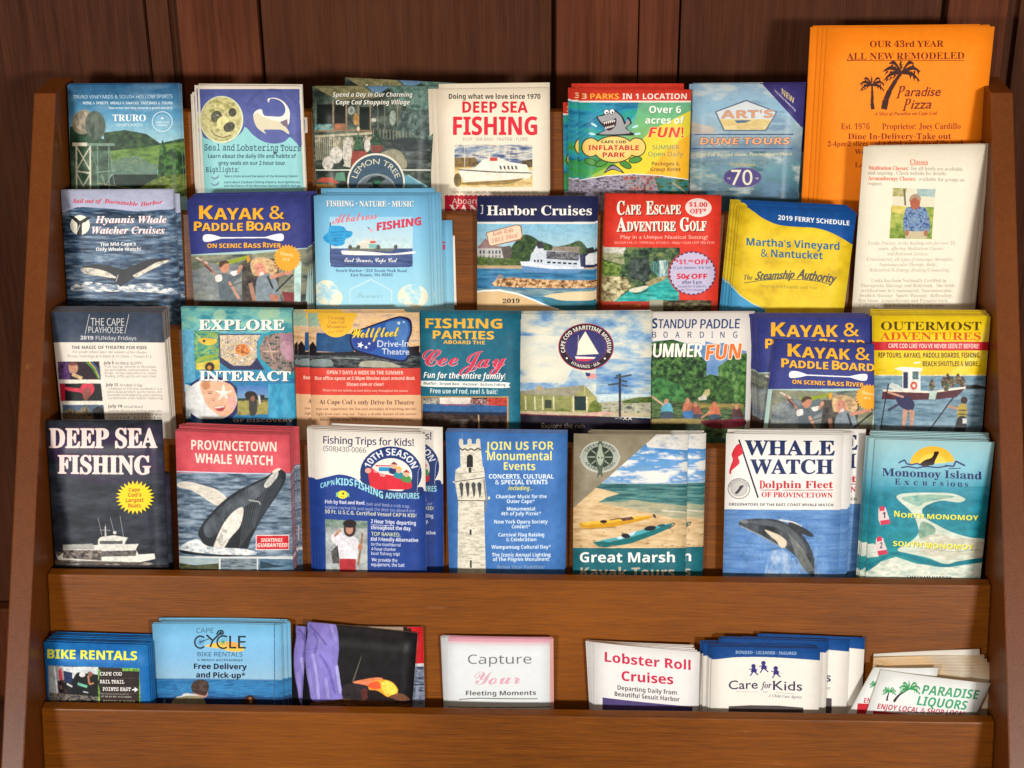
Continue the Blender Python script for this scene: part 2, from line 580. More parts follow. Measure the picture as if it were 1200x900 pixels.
        for j in range(nz):
            for i in range(nx):
                f = bm.faces.new((front[j][i], front[j][i + 1], front[j + 1][i + 1], front[j + 1][i]))
                f.material_index = 0
                for l in f.loops: l[uvl].uv = uv(l.vert)
                f = bm.faces.new((back[j][i + 1], back[j][i], back[j + 1][i], back[j + 1][i + 1]))
                f.material_index = 1
        for i in range(nx):
            for (r1, r2) in ((front[-1], back[-1]), (back[0], front[0])):
                f = bm.faces.new((r1[i], r1[i + 1], r2[i + 1], r2[i])); f.material_index = 1
        for j in range(nz):
            for ii, sgn in ((0, 1), (nx, -1)):
                vs = (front[j][ii], front[j + 1][ii], back[j + 1][ii], back[j][ii])
                f = bm.faces.new(vs if sgn > 0 else vs[::-1]); f.material_index = 1
        me = bpy.data.meshes.new('leaflet')
        bm.to_mesh(me); bm.free()
        me.materials.append(mat); me.materials.append(me_mat)
        for p in me.polygons:
            if p.material_index == 0: p.use_smooth = True
        self.me = me
        return self

    def place(self, label, kind='leaflet', group=None, copies=(), copy_label=None, stackname=None):
        """the front leaflet and the copies behind it: copies = (mm back, mm right, mm up, degrees)"""
        def put(dy, dx, dz, rot, lab, grp):
            o = bpy.data.objects.new(kind, self.me)
            COL.objects.link(o)
            o.location = (self.origin[0] + dx, self.origin[1] + dy, self.origin[2] + dz)
            o.rotation_euler = (-self.lean, radians(rot), 0)
            tag(o, lab, kind, grp)
            return o
        g = group
        f = put(0, 0, 0, 0, label, g)
        order = ['second', 'third', 'fourth', 'fifth', 'sixth', 'seventh', 'eighth', 'ninth', 'tenth', 'eleventh', 'twelfth']
        sn = stackname or g
        md = max([abs(c[0]) for c in copies] or [1])
        fit = min(1.0, (self.TT - 0.0048) * 1000 / md) if min([c[0] for c in copies] or [0]) >= 0 else 1.0
        rg = random.Random(self.seed + 3)
        for i, c in enumerate(sorted(copies, key=lambda c: abs(c[0]))):
            lab = c[4] if len(c) > 4 else '%s %s from the front of the %s' % (order[i], kind, sn)
            if copy_label and copy_label.startswith('='):
                lab = copy_label[1:] % order[i]
            dy = c[0] * fit + (rg.uniform(-0.25, 0.25) if c[0] > 0 and fit > .9 and len(c) < 5 else 0)
            put(dy / 1000, (c[1] + rg.uniform(-.35, .35)) / 1000, ((c[2] * .45 + rg.uniform(-.25, .25)) if abs(c[2]) < 3 and c[0] > 0 else c[2]) / 1000, (c[3] if len(c) > 3 else 0) + rg.uniform(-.15, .15), lab, g)
        return f


def stack(n, pitch=1.6, dx=0.0, dz=0.4, seed=0, jx=0.5, jz=0.4, start=1.4):
    """n copies behind the front one"""
    r = random.Random(seed)
    return [(start + pitch * i, dx * (i + 1) + r.uniform(-jx, jx), dz * (i + 1) + r.uniform(-jz, jz), r.uniform(-0.25, 0.25)) for i in range(n)]


# ------------------------------------------------------------------ the setting: plank wall, baseboard, floor
def plane_x(u, v, y):
    d = ray(u, v); t = (y - CAM[1]) / d[1]; p = CAM + d * t
    return p[0], p[2]


YW = 0.098
wall = bpy.data.objects.new('wall', None); COL.objects.link(wall)
wall.location = (0, YW, 0)
tag(wall, kind='structure')
ZB = H0 - 0.566
seams = [plane_x(u, 50, YW)[0] for u in (173, 205, 306, 649, 748, 796, 1103, 1184)]
xs = [-1.9, -1.62, -1.30, -1.05, -0.78] + seams + [0.78, 0.95, 1.18, 1.45, 1.9]
dep = {5: 0.004, 7: 0.003, 9: 0.002, 12: 0.003}
gaps = {5: 0.0006, 6: 0.0045, 7: 0.0014, 8: 0.0024, 9: 0.0006, 10: 0.0008, 11: 0.003, 12: 0.0055}
for i in range(len(xs) - 1):
    ga, gb = gaps.get(i, 0.0008), gaps.get(i + 1, 0.0008)
    off = dep.get(i, 0.0)
    bm = box(xs[i] + ga, xs[i + 1] - gb, 0.0 + off, 0.010, 0.0, 1.9)
    o = mesh_obj('plank', bm, M_WALL_B if i in (6, 8, 9, 11) else M_WALL, wall, 0.0009)
    o.location = (0, 0, ZB)
bm = box(-1.9, 1.9, 0.0105, 0.05, 0.0, 2.1)
mesh_obj('wall_backing', bm, M_WALL, wall)
bm = box(-1.9, 1.9, YW - 0.012, YW + 0.022, 0.02, ZB - 0.003)
tag(mesh_obj('baseboard', bm, M_WALL_B, None, 0.002), kind='structure')
bm = bmesh.new()
vs = [bm.verts.new(p) for p in ((-3, -5, 0), (3, -5, 0), (3, 0.15, 0), (-3, 0.15, 0))]
bm.faces.new(vs)
tag(mesh_obj('floor', bm, M_FLOOR), kind='structure')

# ------------------------------------------------------------------ the rack
rack = bpy.data.objects.new('brochure_rack', None); COL.objects.link(rack)
tag(rack, 'brown varnished wooden rack with stepped pockets holding rows of leaflets against the plank wall', 'display rack')
PT = 0.019
fy0, fz0 = 0.0, H0
bot = 0.002
sb = (H0 - bot) / cos(LEAN)
yb = -sin(LEAN) * sb
for sx in (-1, 1):
    x0, x1 = (-IW / 2 - PT, -IW / 2) if sx < 0 else (IW / 2, IW / 2 + PT)
    bm = prism([(fy0, fz0), (0.047, fz0 + 0.004), (0.085, fz0 - 0.05), (0.085, bot), (yb, bot)], x0, x1)
    mesh_obj('side_panel', bm, M_PANEL, rack, 0.0013)
BL = radians(14)
XE = IW / 2 - 0.0006
tB = math.tan(BL)
for k in range(6):
    y, z = board_top(k)
    ze = board_top(k + 1)[1] - 0.112 if k < 5 else 0.03
    dz = z - ze
    bm = prism([(y, z), (y + BT, z + 0.001), (y + BT - tB * dz, ze), (y - tB * dz, ze)], -XE, XE)
    for v in bm.verts:                       # the two big front boards hang a little lower at the right end
        if v.co.x > 0 and v.co.z > z - 0.01: v.co.z -= (0, 0, 0, 0, 0.0006, 0.0004)[k]
    mesh_obj('pocket_board', bm, M_BOARD, rack, 0.0011)
    if k > 0:                                # pocket floor between this board and the one behind
        zf = z - 0.103
        yf = y + BT - tB * 0.103 + 0.0005
        y2, z2 = board_top(k - 1)
        yk = y2 - tB * (z2 - zf) - 0.0015
        mesh_obj('pocket_floor', box(-XE, XE, yf, yk, zf - 0.008, zf), M_BOARD, rack)


# ================================================================== the leaflets
def C(x, y, x2, w): return (x, y, w / (x2 - x))


WHITE = 'ebe8e0'
# ---------------- row 1
K = Sheet('truro', C(60, 90, 220, 1029), [(122, 60), (960, 55), (1000, 838), (152, 838)], 1, 0.012)
K.G([(50, '2f5f8c'), (150, '3a7097'), (300, '4f92b8'), (450, '8cc0d0'), (520, '9cc8cc')])
K.N([(100, 40), (980, 40), (980, 470), (100, 470)], [None, None, '8fb4cc'], 300, 60, 3, a=0.3)
K.N([(400, 420), (560, 400), (720, 430), (820, 500), (1000, 460), (1010, 560), (400, 600)], ['16291f', '284630', '3f6038'], 30, 22, 1)
K.N([(140, 380), (200, 350), (260, 420), (400, 470), (460, 560), (140, 560)], ['10201c', '26402c', '2f5540'], 30, 30, 2)
K.N([(430, 560), (700, 530), (1000, 490), (1010, 700), (430, 700)], ['466830', '64873f', '72944a'], 60, 20, 4)
K.N([(440, 640), (560, 600), (640, 590), (740, 640), (740, 660), (440, 660)], ['4f6a55', '6f8a70'], 20, 10, 5)
K.N([(440, 655), (800, 655), (800, 740), (440, 740)], ['4a6a5c', '64806e', '5c7a70'], 40, 16, 6)
K.N([(140, 560), (450, 560), (450, 850), (140, 850)], ['22382a', '3e5a48', '5a7a66'], 50, 50, 7)
K.N([(470, 735), (820, 735), (860, 850), (350, 850)], ['0c231c', '1c3c30'], 60, 30, 8)
K.N([(820, 540), (840, 470), (870, 560), (930, 530), (960, 560), (1000, 500), (1010, 760), (800, 760)], ['12301f', '2a4c2c', '4f7d3c'], 22, 26, 9)
K.N([(650, 850), (760, 780), (860, 740), (1010, 730), (1010, 900), (650, 900)], ['34481f', '5c722f', '7c8c42'], 26, 14, 10)
K.E(240, 340, 80, 95, '8f8a78', 20); K.N(K.ep(235, 330, 75, 70, 20), ['6f6a60', 'b3a890'], 14, 40, 11)
K.N(K.ep(335, 365, 78, 108, -8), ['33403a', '4f5f52', '5f6e60'], 16, 60, 12)
for i in range(6): K.L([(275 + i * 24, 275), (278 + i * 24, 455)], 3, '2c3a34', 0.6)
K.R(160, 495, 272, 522, 'd8d4bc'); K.R(272, 500, 480, 520, '6f8c7c')
for x in (190, 295): K.L([(x, 520), (x + 2, 860)], 12, 'cfcdb4')
K.L([(195, 530), (292, 700)], 9, 'c4c2aa'); K.L([(292, 530), (192, 700)], 9, 'c4c2aa')
K.L([(190, 710), (295, 725)], 11, 'd4d2ba'); K.L([(195, 730), (245, 830)], 9, 'c4c2aa'); K.L([(292, 735), (240, 830)], 9, 'c4c2aa')
for x in (350, 435): K.L([(x, 520), (x + 4, 860)], 7, '7f9c8c', 0.8)
K.L([(300, 540), (350, 700)], 6, '7f9c8c', .7); K.L([(340, 720), (480, 705)], 7, '88a496', .8)
K.L([(380, 730), (410, 820)], 6, '88a496', .8); K.L([(460, 730), (410, 820)], 6, '88a496', .8); K.L([(440, 540), (480, 820)], 6, '7f9c8c', .6)
K.L([(350, 800), (600, 840)], 6, 'a09a70', .7)
K.M([(0, 0), (1200, 0), (1200, 1000), (0, 1000)], .2, 12, 9)
K.T('TRURO VINEYARDS & SOUTH HOLLOW SPIRITS', 165, 165, 915, 160, 26, 'c6dcec', 'x', .01)
K.T('WINE & SPIRITS, MEALS & SNACKS, TASTINGS & TOURS', 238, 207, 915, 207, 20, 'dceaf2', 'b')
K.T('You never our way around a great country', 435, 242, 915, 242, 17, 'dceaf2', 'b')
K.T('TRURO', 465, 333, 715, 333, 48, 'f2f4ee', 's'); K.T('VINEYARDS', 490, 372, 690, 372, 20, 'd5e4e8', 'p')
t = K.ep(838, 337, 74, 74); K.L(list(map(tuple, t)) + [tuple(t[0])], 6, 'cfe2ea')
K.E(838, 337, 60, 60, '9cc4d8', a=.35); K.star(838, 312, 5, 12, 5, 'f0f4f4'); K.T('VINEYARD', 790, 350, 886, 350, 14, 'e8f0f0', 'x'); K.R(800, 362, 876, 366, 'e8f0f0')
K.finish(edge='b8b4b0')
K.place('blue sky and green farm field leaflet with an old water tower, front, top left', group='vineyard leaflets, top left',
        copies=[(1.8, 1.2, -0.5), (3.6, 2.6, -41, 0.2), (5.4, -0.5, 0.6)], copy_label='spare field-and-water-tower leaflet behind the front one in the top left stack')

K = Sheet('seal', C(210, 90, 370, 1029), [(138, 66), (925, 72), (958, 862), (170, 862)], 1, 0.014, paper='ece4d6')
K.R(150, 92, 990, 1000, '8fcdd0')
K.S([(150, 60), (925, 60), (925, 500), (880, 495), (835, 455), (790, 490), (720, 503), (640, 490), (560, 440), (500, 380), (470, 420), (380, 490), (300, 495), (220, 470), (170, 410)], '55609f')
K.R(130, 50, 1000, 92, 'ece4d6'); K.R(908, 50, 1000, 200, 'ece4d6'); K.P([(905, 60), (1000, 60), (1000, 900), (940, 900)], 'ece4d6'); K.P([(100, 60), (152, 60), (192, 900), (100, 900)], 'ece4d6')
K.E(320, 322, 164, 178, 'd4dcb8'); K.N(K.ep(318, 320, 154, 168), ['8c8a52', 'bdb880', 'cfcb96', 'a8a468'], 40, 34, 2)
K.N(K.ep(282, 300, 42, 46, 10), ['3a3c34', '5a5c48'], 16, 16); K.N(K.ep(402, 268, 30, 34), ['3a3c34', '5c5c48'], 16, 16)
K.N(K.ep(330, 348, 46, 52, 20), ['cfcb88', 'e0dca0'], 20, 20); K.N(K.ep(378, 378, 46, 36, -30), ['33352e', '5a5a4a'], 14, 14)
K.M(K.ep(318, 320, 154, 168), .3, 14, 14)
K.L([(240, 400), (270, 440), (330, 458), (390, 440)], 7, '6a5c3a'); K.E(290, 290, 10, 8, '8c8c70')
K.S([(560, 300), (575, 260), (620, 245), (640, 290), (700, 298), (770, 298), (800, 260), (790, 210), (750, 175), (690, 165), (675, 195), (670, 165), (730, 160), (790, 190), (830, 250), (832, 320), (820, 360), (760, 340), (700, 330), (600, 330)], 'f0ece0')
K.S([(560, 300), (590, 270), (630, 300), (700, 325), (770, 345), (820, 400), (825, 432), (770, 400), (690, 398), (640, 400), (655, 430), (600, 395), (575, 360)], 'd6d0b4')
K.P([(760, 340), (815, 318), (820, 385), (780, 365)], '7c6c80')
K.A('FISHING • TOURS • BEACH', 700, 320, 205, 215, 152, 30, 16, '3a4684', 'm')
K.T('Seal and Lobstering Tours', 190, 555, 915, 560, 46, '27405c', 'm', .025); K.E(722, 572, 12, 12, '3c4c66')
K.T('Learn about the daily life and habits of', 218, 612, 880, 612, 30, '27485c', 'b'); K.T('grey seals on our 2 hour tour.', 296, 664, 806, 664, 30, '27485c', 'b')
K.T('Highlights:', 202, 718, 450, 718, 36, '1f3a52', 'm', .03)
K.T('Take a cruise around the waters of the Monomoy Islands', 338, 757, 892, 757, 17, '2c5464', 'b'); K.T('Learn about Chatham’s fishing industry, local lighthouses', 340, 802, 908, 802, 17, '2c5464', 'b')
K.T('and the history of the Monomoy National Wildlife Refuge', 340, 830, 912, 830, 17, '2c5464', 'b')
for y in (755, 805): K.S([(238, y - 4), (270, y + 6), (300, y - 16), (292, y + 10), (262, y + 18)], '6a86a0')
K.finish(edge='ded2c0')
K.place('white-bordered teal and violet leaflet with a round seal face, front one, top row', group='seal leaflets, top row',
        copies=[(1.6, -3.2, 0.4), (3.2, -5.2, -6, -.3), (4.8, -6.4, -8, -.4), (6.4, 1.6, -28), (8, 0, .6)], copy_label='spare seal leaflet behind the front one, its white margin showing')

K = Sheet('shopping', C(355, 85, 515, 993), [(66, 100), (968, 100), (922, 858), (98, 875)], 1, 0.012, gloss=.25)
K.N([(0, 50), (1000, 50), (1000, 950), (0, 950)], ['222c28', '3a4640', '5c6c60'], 70, 50, 1)
K.N([(600, 90), (990, 90), (990, 300), (760, 260)], ['3f5c54', '6a8880', '50706a'], 40, 30, 2)
K.N([(60, 90), (420, 95), (560, 180), (260, 200), (120, 130)], ['5c5c40', '8a8460'], 60, 16, 3)
K.P([(460, 95), (640, 95), (560, 150), (500, 140)], '5b7c9c')
for x, w in ((90, 4), (215, 14), (312, 12), (400, 8), (486, 9), (540, 6), (590, 6), (685, 7)): K.L([(x, 200), (x + 4, 440)], w, '8c7a64' if w > 6 else '6c7264')
K.R(100, 230, 212, 400, '151c1a'); K.R(230, 240, 306, 400, '1c1c1a'); K.R(410, 250, 482, 420, '14201c')
K.N([(85, 375), (210, 375), (210, 420), (85, 420)], ['3c5c60', '6fa0a4', '8a9c8c'], 22, 22, 4); K.N([(230, 370), (306, 370), (306, 412), (230, 412)], ['7a4634', 'b07050', '6c5c4c'], 16, 18, 5)
K.L([(80, 428), (320, 418), (500, 425)], 12, '8a7054')
K.E(350, 275, 24, 30, 'a8a89c'); K.E(350, 275, 15, 20, '6c7878'); K.N(K.ep(385, 340, 22, 44), ['8c6434', 'c8a060'], 10, 20, 6); K.E(400, 410, 12, 16, 'c8bc9c')
K.E(650, 330, 24, 55, '8f9c90'); K.E(512, 345, 20, 14, 'b0b4a8')
K.N([(700, 280), (990, 260), (990, 520), (800, 500), (680, 420)], ['2c3c3a', '4a5e5a', '6c8078'], 24, 30, 7)
for i in range(20): K.L([(92 + i * 14, 470 + (i % 3) * 3), (96 + i * 14, 640 - i * 3)], 6, 'a8a48c')
K.L([(85, 465), (500, 440)], 16, 'b0aa90'); K.N([(85, 455), (500, 432), (500, 520), (300, 560), (85, 500)], [None, None, 'c0b89c'], 18, 22, 8)
for i in range(12): K.L([(510 + i * 24, 405 + i * 2), (512 + i * 24, 470 + i * 3)], 6, '8a8c7c', .8)
K.N([(560, 500), (760, 470), (930, 520), (930, 720), (700, 720), (600, 600)], ['2c3434', '4c5654', '6a7472'], 70, 22, 9)
K.S([(560, 590), (680, 560), (750, 640), (740, 700), (640, 660)], '93907c')
K.S([(640, 500), (760, 470), (920, 500), (900, 560), (700, 570)], '303a3c', .8)
K.P([(345, 570), (470, 570), (440, 640), (350, 680)], '8c4438'); K.P([(490, 530), (585, 530), (570, 580), (500, 580)], '7c4440')
K.N([(360, 560), (400, 430), (440, 560)], ['2a4a34', '4f7050'], 12, 16, 3); K.N([(490, 530), (535, 410), (585, 530)], ['223a2c', '44644c'], 14, 18, 4)
for (x, y, a, b) in ((240, 600, 46, 60), (320, 580, 34, 90), (180, 660, 40, 50), (465, 530, 22, 48), (330, 500, 24, 30)): K.N(K.ep(x, y, a, b), ['8c8a84', 'd8d4c8', 'a8a49c'], 16, 18, int(x))
K.P([(290, 680), (350, 560), (345, 690)], 'c8c4b8')
K.M([(0, 0), (1200, 0), (1200, 1000), (0, 1000)], .4, 10, 10)
K.R(85, 704, 930, 713, 'd8dccc')
K.P([(85, 790), (140, 762), (210, 762), (260, 808)], 'b05040'); K.N([(85, 808), (240, 808), (240, 880), (90, 880)], ['5c3c20', '9c7434', '6c4c2c'], 20, 20, 5); K.P([(240, 730), (300, 724), (310, 790), (230, 780)], '5a8c74')
K.P([(720, 830), (720, 740), (780, 755), (900, 820), (920, 850)], '5f97ac'); K.L([(760, 745), (900, 830)], 10, '8fb8c4')
K.E(530, 800, 210, 214, 'e0dccb'); K.E(530, 802, 198, 202, '3a5468'); K.E(530, 862, 148, 128, '8c9498'); K.E(530, 864, 138, 118, '5f6c74')
K.A('LEMON TREE', 530, 812, 146, 146, 163, 17, 40, 'd8d2b8', 'p', .01)
K.N([(455, 800), (500, 760), (560, 750), (600, 775), (560, 800), (540, 840), (520, 840), (500, 800)], ['0e2420', '1c3c34'], 20, 20); K.E(540, 800, 26, 14, '2c6c54'); K.S([(450, 850), (500, 830), (600, 840), (610, 880), (450, 880)], '241c20')
K.T('Spend a Day in Our Charming', 215, 176, 795, 176, 32, 'e8e8de', 'o', .01, sh=3); K.T('Cape Cod Shopping Village', 238, 232, 776, 232, 32, 'e8e8de', 'o', .01, sh=3)
K.finish(edge='8c9088')
K.place('dark green village porch leaflet with a round blue badge at its foot, top row', group='shopping village leaflets, top row',
        copies=[(1.7, 1.5, 0.3), (3.4, 2.2, 0), (5, -1.5, -18), (8, 18, 4.6, 3)], copy_label='spare shopping village leaflet behind the front one')

K = Sheet('deepsea_white', C(500, 90, 660, 847), [(62, 78), (752, 68), (756, 720), (84, 720)], 1, 0.013, paper='e8ddc8', gloss=.4, ext=.3)
K.T('Doing what we love since 1970', 138, 137, 705, 137, 31, '2e2c2c', 'b'); 
K.T('DEEP SEA', 222, 222, 626, 222, 68, 'd02436', 'b', .03); K.T('FISHING', 166, 360, 684, 360, 112, 'd02436', 'b', .04)
K.T('SCUP • SEA BASS • TAUTOG • FLUKE', 222, 396, 626, 396, 20, 'a8a49c', 'b')
K.R(172, 420, 656, 683, '5f6c8c'); K.N([(172, 420), (656, 420), (656, 520), (172, 520)], ['48547a', '8c9cb0', 'd8d4c4', '5c688c'], 90, 24, 2)
K.N([(172, 500), (300, 500), (330, 545), (172, 580)], ['4c3c28', '8c7448', '6c5430'], 12, 16, 3); K.N([(590, 520), (656, 510), (656, 585), (590, 585)], ['3a3024', '6c5c44'], 12, 14, 4)
K.N([(172, 560), (656, 560), (656, 683), (172, 683)], ['b0904c', 'd8bc7c', 'e8d4a0'], 90, 12, 5)
for x in (235, 388, 512): K.L([(x, 425), (x + 1, 560)], 3, 'e0dcd0')
K.P([(195, 572), (420, 560), (656, 585), (640, 630), (480, 640), (230, 655), (210, 610)], 'ece6d4'); K.L([(195, 576), (420, 590), (650, 596)], 7, '30384a')
K.P([(300, 562), (350, 515), (440, 500), (520, 530), (620, 545), (640, 585), (300, 575)], 'f0ecdc'); K.R(392, 500, 440, 522, 'c04438')
for i in range(5): K.P([(450 + i * 24, 550), (462 + i * 24, 552), (468 + i * 24, 575), (456 + i * 24, 573)], '3c3c3c')
K.S([(230, 655), (480, 640), (600, 630), (500, 665), (260, 670)], '6c5428', .7); K.N(K.ep(192, 640, 24, 42), ['4c4028', '8c7c50'], 14, 14)
K.M([(172, 420), (656, 420), (656, 683), (172, 683)], .25, 10, 7)
K.T('CAPE COD BAY • GROUPS • FAMILIES • HALF DAY FISHING TRIPS', 158, 722, 692, 722, 14, '8c7c6c', 'b')
K.R(112, 740, 760, 1000, 'b81c30'); K.T('Aboard the', 158, 788, 420, 788, 36, 'e8dcd0', 'x'); K.T('YANKEE', 140, 850, 520, 850, 56, 'e8dcd0', 's', .02)
for i in range(22): K.E(125 + i * 30, 742, 15, 9, 'b81c30')
K.finish(edge='d6c8b0')
DS = K
K.place('front cream leaflet with large red lettering over a white fishing boat photo, top row', group='cream deep sea leaflets, top row',
        copies=[(1.7, -4, -0.2), (3.4, -8.0, 0.2), (5, 0.5, 1.0), (8.2, 1.5, 3.8), (10.8, 1, 3.2)], copy_label='spare cream leaflet fanned out to the left behind the front one')

K = Sheet('inflatable', C(655, 90, 815, 1029), [(148, 96), (998, 96), (972, 880), (150, 870)], 1, 0.016, gloss=.28)
K.G([(90, '2c90b8'), (300, '4aa8a0'), (600, '9cb848'), (900, 'e0b830')])
K.N([(148, 190), (640, 190), (240, 760), (148, 800)], ['14688c', '2c8cb0', '2c9c8c', '3c9440'], 260, 90, 3)
K.P([(600, 190), (1000, 190), (1000, 800), (150, 800), (360, 620), (560, 420)], '7cb450', .55)
K.P([(1000, 250), (1000, 800), (260, 800), (500, 600), (700, 400)], 'e8d02c', .85); K.P([(1000, 420), (1000, 800), (600, 800), (800, 560)], 'efa828', .75)
for i in range(7): K.L([(150, 330 + i * 40), (420, 200 + i * 14)], 5, '58b4c8', .35)
K.P([(150, 640), (330, 560), (440, 640), (250, 740), (150, 770)], '3c9434', .8)
K.R(140, 80, 1010, 182, 'cf3a2c'); K.R(140, 180, 1010, 193, 'ece8dc')
K.T('3', 172, 166, 210, 166, 40, 'f0dc9c', 'b'); K.T('PARKS', 236, 168, 452, 168, 42, 'f4b03c', 'b', .02); K.T('IN 1 LOCATION', 478, 168, 962, 168, 42, 'f2ece4', 'b', .01)
K.T('Over 6', 680, 272, 920, 272, 52, 'f4f4ec', 'b', sh=3, shc='3c7c5c'); K.T('acres of', 650, 352, 944, 352, 50, 'f4f4ec', 'b', sh=3, shc='4c8c4c'); K.T('FUN!', 672, 455, 938, 455, 74, 'd83c28', 'o', .03, out=4, outc='f0d890')
K.T('SUMMER', 704, 546, 906, 546, 32, '5c7c70', 'x', .01); K.T('Open Daily', 672, 598, 936, 598, 34, '5c8470', 'x', .01); K.T('Packages &', 696, 668, 908, 668, 28, '6c5424', 'o'); K.T('Group Rates', 688, 710, 916, 710, 28, '6c5424', 'o')
# a plain grey shark above the sign
K.S([(282, 300), (330, 285), (400, 245), (440, 262), (480, 300), (505, 345), (520, 300), (548, 345), (530, 365), (510, 385), (550, 420), (590, 440), (290, 440), (330, 410), (350, 390), (310, 350)], '1c1c20')
K.S([(292, 303), (335, 292), (400, 256), (438, 272), (470, 305), (495, 360), (515, 318), (535, 350), (500, 385), (530, 425), (310, 432), (350, 400), (325, 350)], '9a9ca0')
K.S([(330, 340), (400, 330), (430, 310), (425, 370), (380, 405), (345, 385)], '3a1c20')
for i in range(6): K.P([(335 + i * 15, 342 - i * 3), (349 + i * 15, 340 - i * 3), (342 + i * 15, 362 - i * 3)], 'f2f2ea'); K.P([(346 + i * 12, 392 - i * 2), (358 + i * 12, 390 - i * 4), (352 + i * 12, 372 - i * 3)], 'f2f2ea')
for x, y in ((358, 265), (400, 262)): K.E(x, y, 22, 22, '1c1c20'); K.E(x, y, 18, 18, 'f4f4f0'); K.E(x + 3, y + 6, 7, 7, '101010')
for x, y, r in ((265, 362, 30), (575, 375, -20), (250, 430, 10), (590, 430, -10)): K.E(x, y, 26, 9, 'b4e0e4', r)
for x, y, r in ((240, 640, 20), (320, 650, -20), (500, 660, 30), (575, 625, -10)): K.E(x, y, 52, 26, '1c3c18', r); K.E(x, y, 46, 20, '4a8c3c', r)
K.S([(340, 725), (370, 680), (410, 660), (460, 690), (490, 725), (440, 708), (400, 700), (370, 712)], '1c1c20'); K.S([(352, 715), (378, 685), (410, 670), (450, 690), (475, 715), (430, 700), (395, 692)], '8c90a0')
for p, c in ((7, '2c2418'), (0, 'e8c468')):
    K.E(415, 545, 148 + p, 96 + p, c); K.E(240, 530, 64 + p, 66 + p, c); K.E(585, 530, 64 + p, 66 + p, c)
K.E(415, 540, 130, 80, 'f0d488', a=.6)
K.T('CAPE COD', 318, 500, 506, 500, 20, '2c2820', 'b', .03); K.T('INFLATABLE', 222, 552, 602, 552, 36, 'b83430', 'b', .05); K.T('PARK', 330, 605, 496, 605, 36, 'b83430', 'b', .05)
K.N([(120, 780), (350, 745), (560, 730), (760, 740), (980, 775), (980, 1000), (120, 1000)], ['3c3848', '7c7488', 'a8a0b0', '54505c'], 26, 12, 4)
K.N([(480, 750), (760, 740), (700, 860), (520, 860)], ['3c3438', 'a85048', '8c98a0', '4c4448'], 24, 20, 5); K.N([(720, 755), (980, 775), (975, 900), (760, 900)], ['1c4c4c', '2c7c88', '4c6c3c', '243c2c'], 30, 24, 6)
K.L([(120, 783), (350, 745), (560, 731), (760, 742), (980, 775)], 6, 'e4e8e4'); K.L([(860, 800), (970, 880)], 9, 'b09468'); K.M([(120, 800), (560, 745), (980, 790), (980, 1000), (120, 1000)], .4, 10, 8)
K.finish(edge='c04838')
K.place('bright yellow and green leaflet with a grey cartoon shark under a red strip, top row', group='water park leaflets, top row',
        copies=[(2, -6.0, 1.2), (4, -7.0, 1.8), (6, -7.4, 2.2, -.3), (8, -9, 1.2), (10, -12, -12, -.6), (12, -6, 3.6)], copy_label='spare yellow water park leaflet sticking out to the left behind the front one')

K = Sheet('dune', C(800, 90, 960, 1029), [(72, 60), (925, 52), (870, 868), (50, 868)], 1, 0.012, gloss=.24)
K.G([(50, '8cacc8'), (250, '88aec4'), (420, '90a8b4'), (560, '6c8494'), (700, '5c8c98'), (880, '38586c')])
K.N([(30, 40), (960, 40), (960, 900), (30, 900)], ['5a7c9c', None, None, 'c4ccc8'], 220, 80, 3, a=.7)
K.N([(30, 560), (700, 560), (500, 900), (30, 900)], ['2c5c6c', None, 'a0a89c'], 180, 50, 4, a=.8); K.N([(60, 340), (240, 380), (240, 430), (60, 430)], ['a09c98', 'b8b0a4'], 60, 30)
K.P([(585, 40), (990, 40), (990, 430), (930, 420)], '3a3470'); K.T('NEW', 745, 130, 838, 205, 46, 'c8b888', 'b', .02); K.T('Long Sleeve Membership', 690, 106, 848, 262, 17, 'd8d8e4', 'b')
P5 = [(478, 172), (712, 262), (628, 410), (308, 410), (240, 262)]
K.P(P5, '5c6c80'); K.P([(478, 184), (698, 266), (620, 400), (316, 400), (254, 266)], 'd8c8a0'); K.P([(478, 184), (698, 266), (672, 318), (280, 318), (254, 266)], 'c8d0d4')
K.N([(280, 320), (670, 320), (620, 400), (316, 400)], ['c8b070', 'd8c890'], 50, 20, 5); K.P([(390, 328), (520, 326), (470, 345), (410, 350)], '4c6484')
K.T('ART’S', 290, 312, 680, 306, 56, 'c8906c', 'b', .05, out=4, outc='9ca4b0')
K.R(95, 430, 832, 438, '2c4c74'); K.R(70, 538, 830, 546, '2c4c74')
K.T('DUNE TOURS', 128, 510, 800, 508, 50, 'e09c6c', 'b', .06, slant=.2, out=5, outc='3c4c60')
K.T('Cape Cod Bay and Ocean, Provincetown’s Oldest', 105, 600, 822, 592, 26, 'c8c49c', 'i')
K.T('Celebrating', 360, 672, 545, 672, 24, 'b89c60', 'i'); K.E(450, 758, 145, 76, '5c5484'); K.E(450, 758, 138, 70, '463c78'); K.T('70', 365, 816, 525, 816, 116, 'd8d4c0', 'p', .01)
K.T('19', 335, 772, 358, 772, 14, 'd8d4c0'); K.T('16', 546, 772, 570, 772, 14, 'd8d4c0'); K.R(350, 840, 540, 850, '8c9ca0')
K.finish(edge='a8a8b0')
K.place('pale blue beach sky leaflet with a purple corner flash and purple oval, top row', group='dune tour leaflets, top row',
        copies=[(1.8, -2.4, 0.4), (3.6, 4, -24, .3), (5.4, 5.5, -32, .4), (7.2, 1, 1)], copy_label='spare pale blue beach leaflet behind the front one')

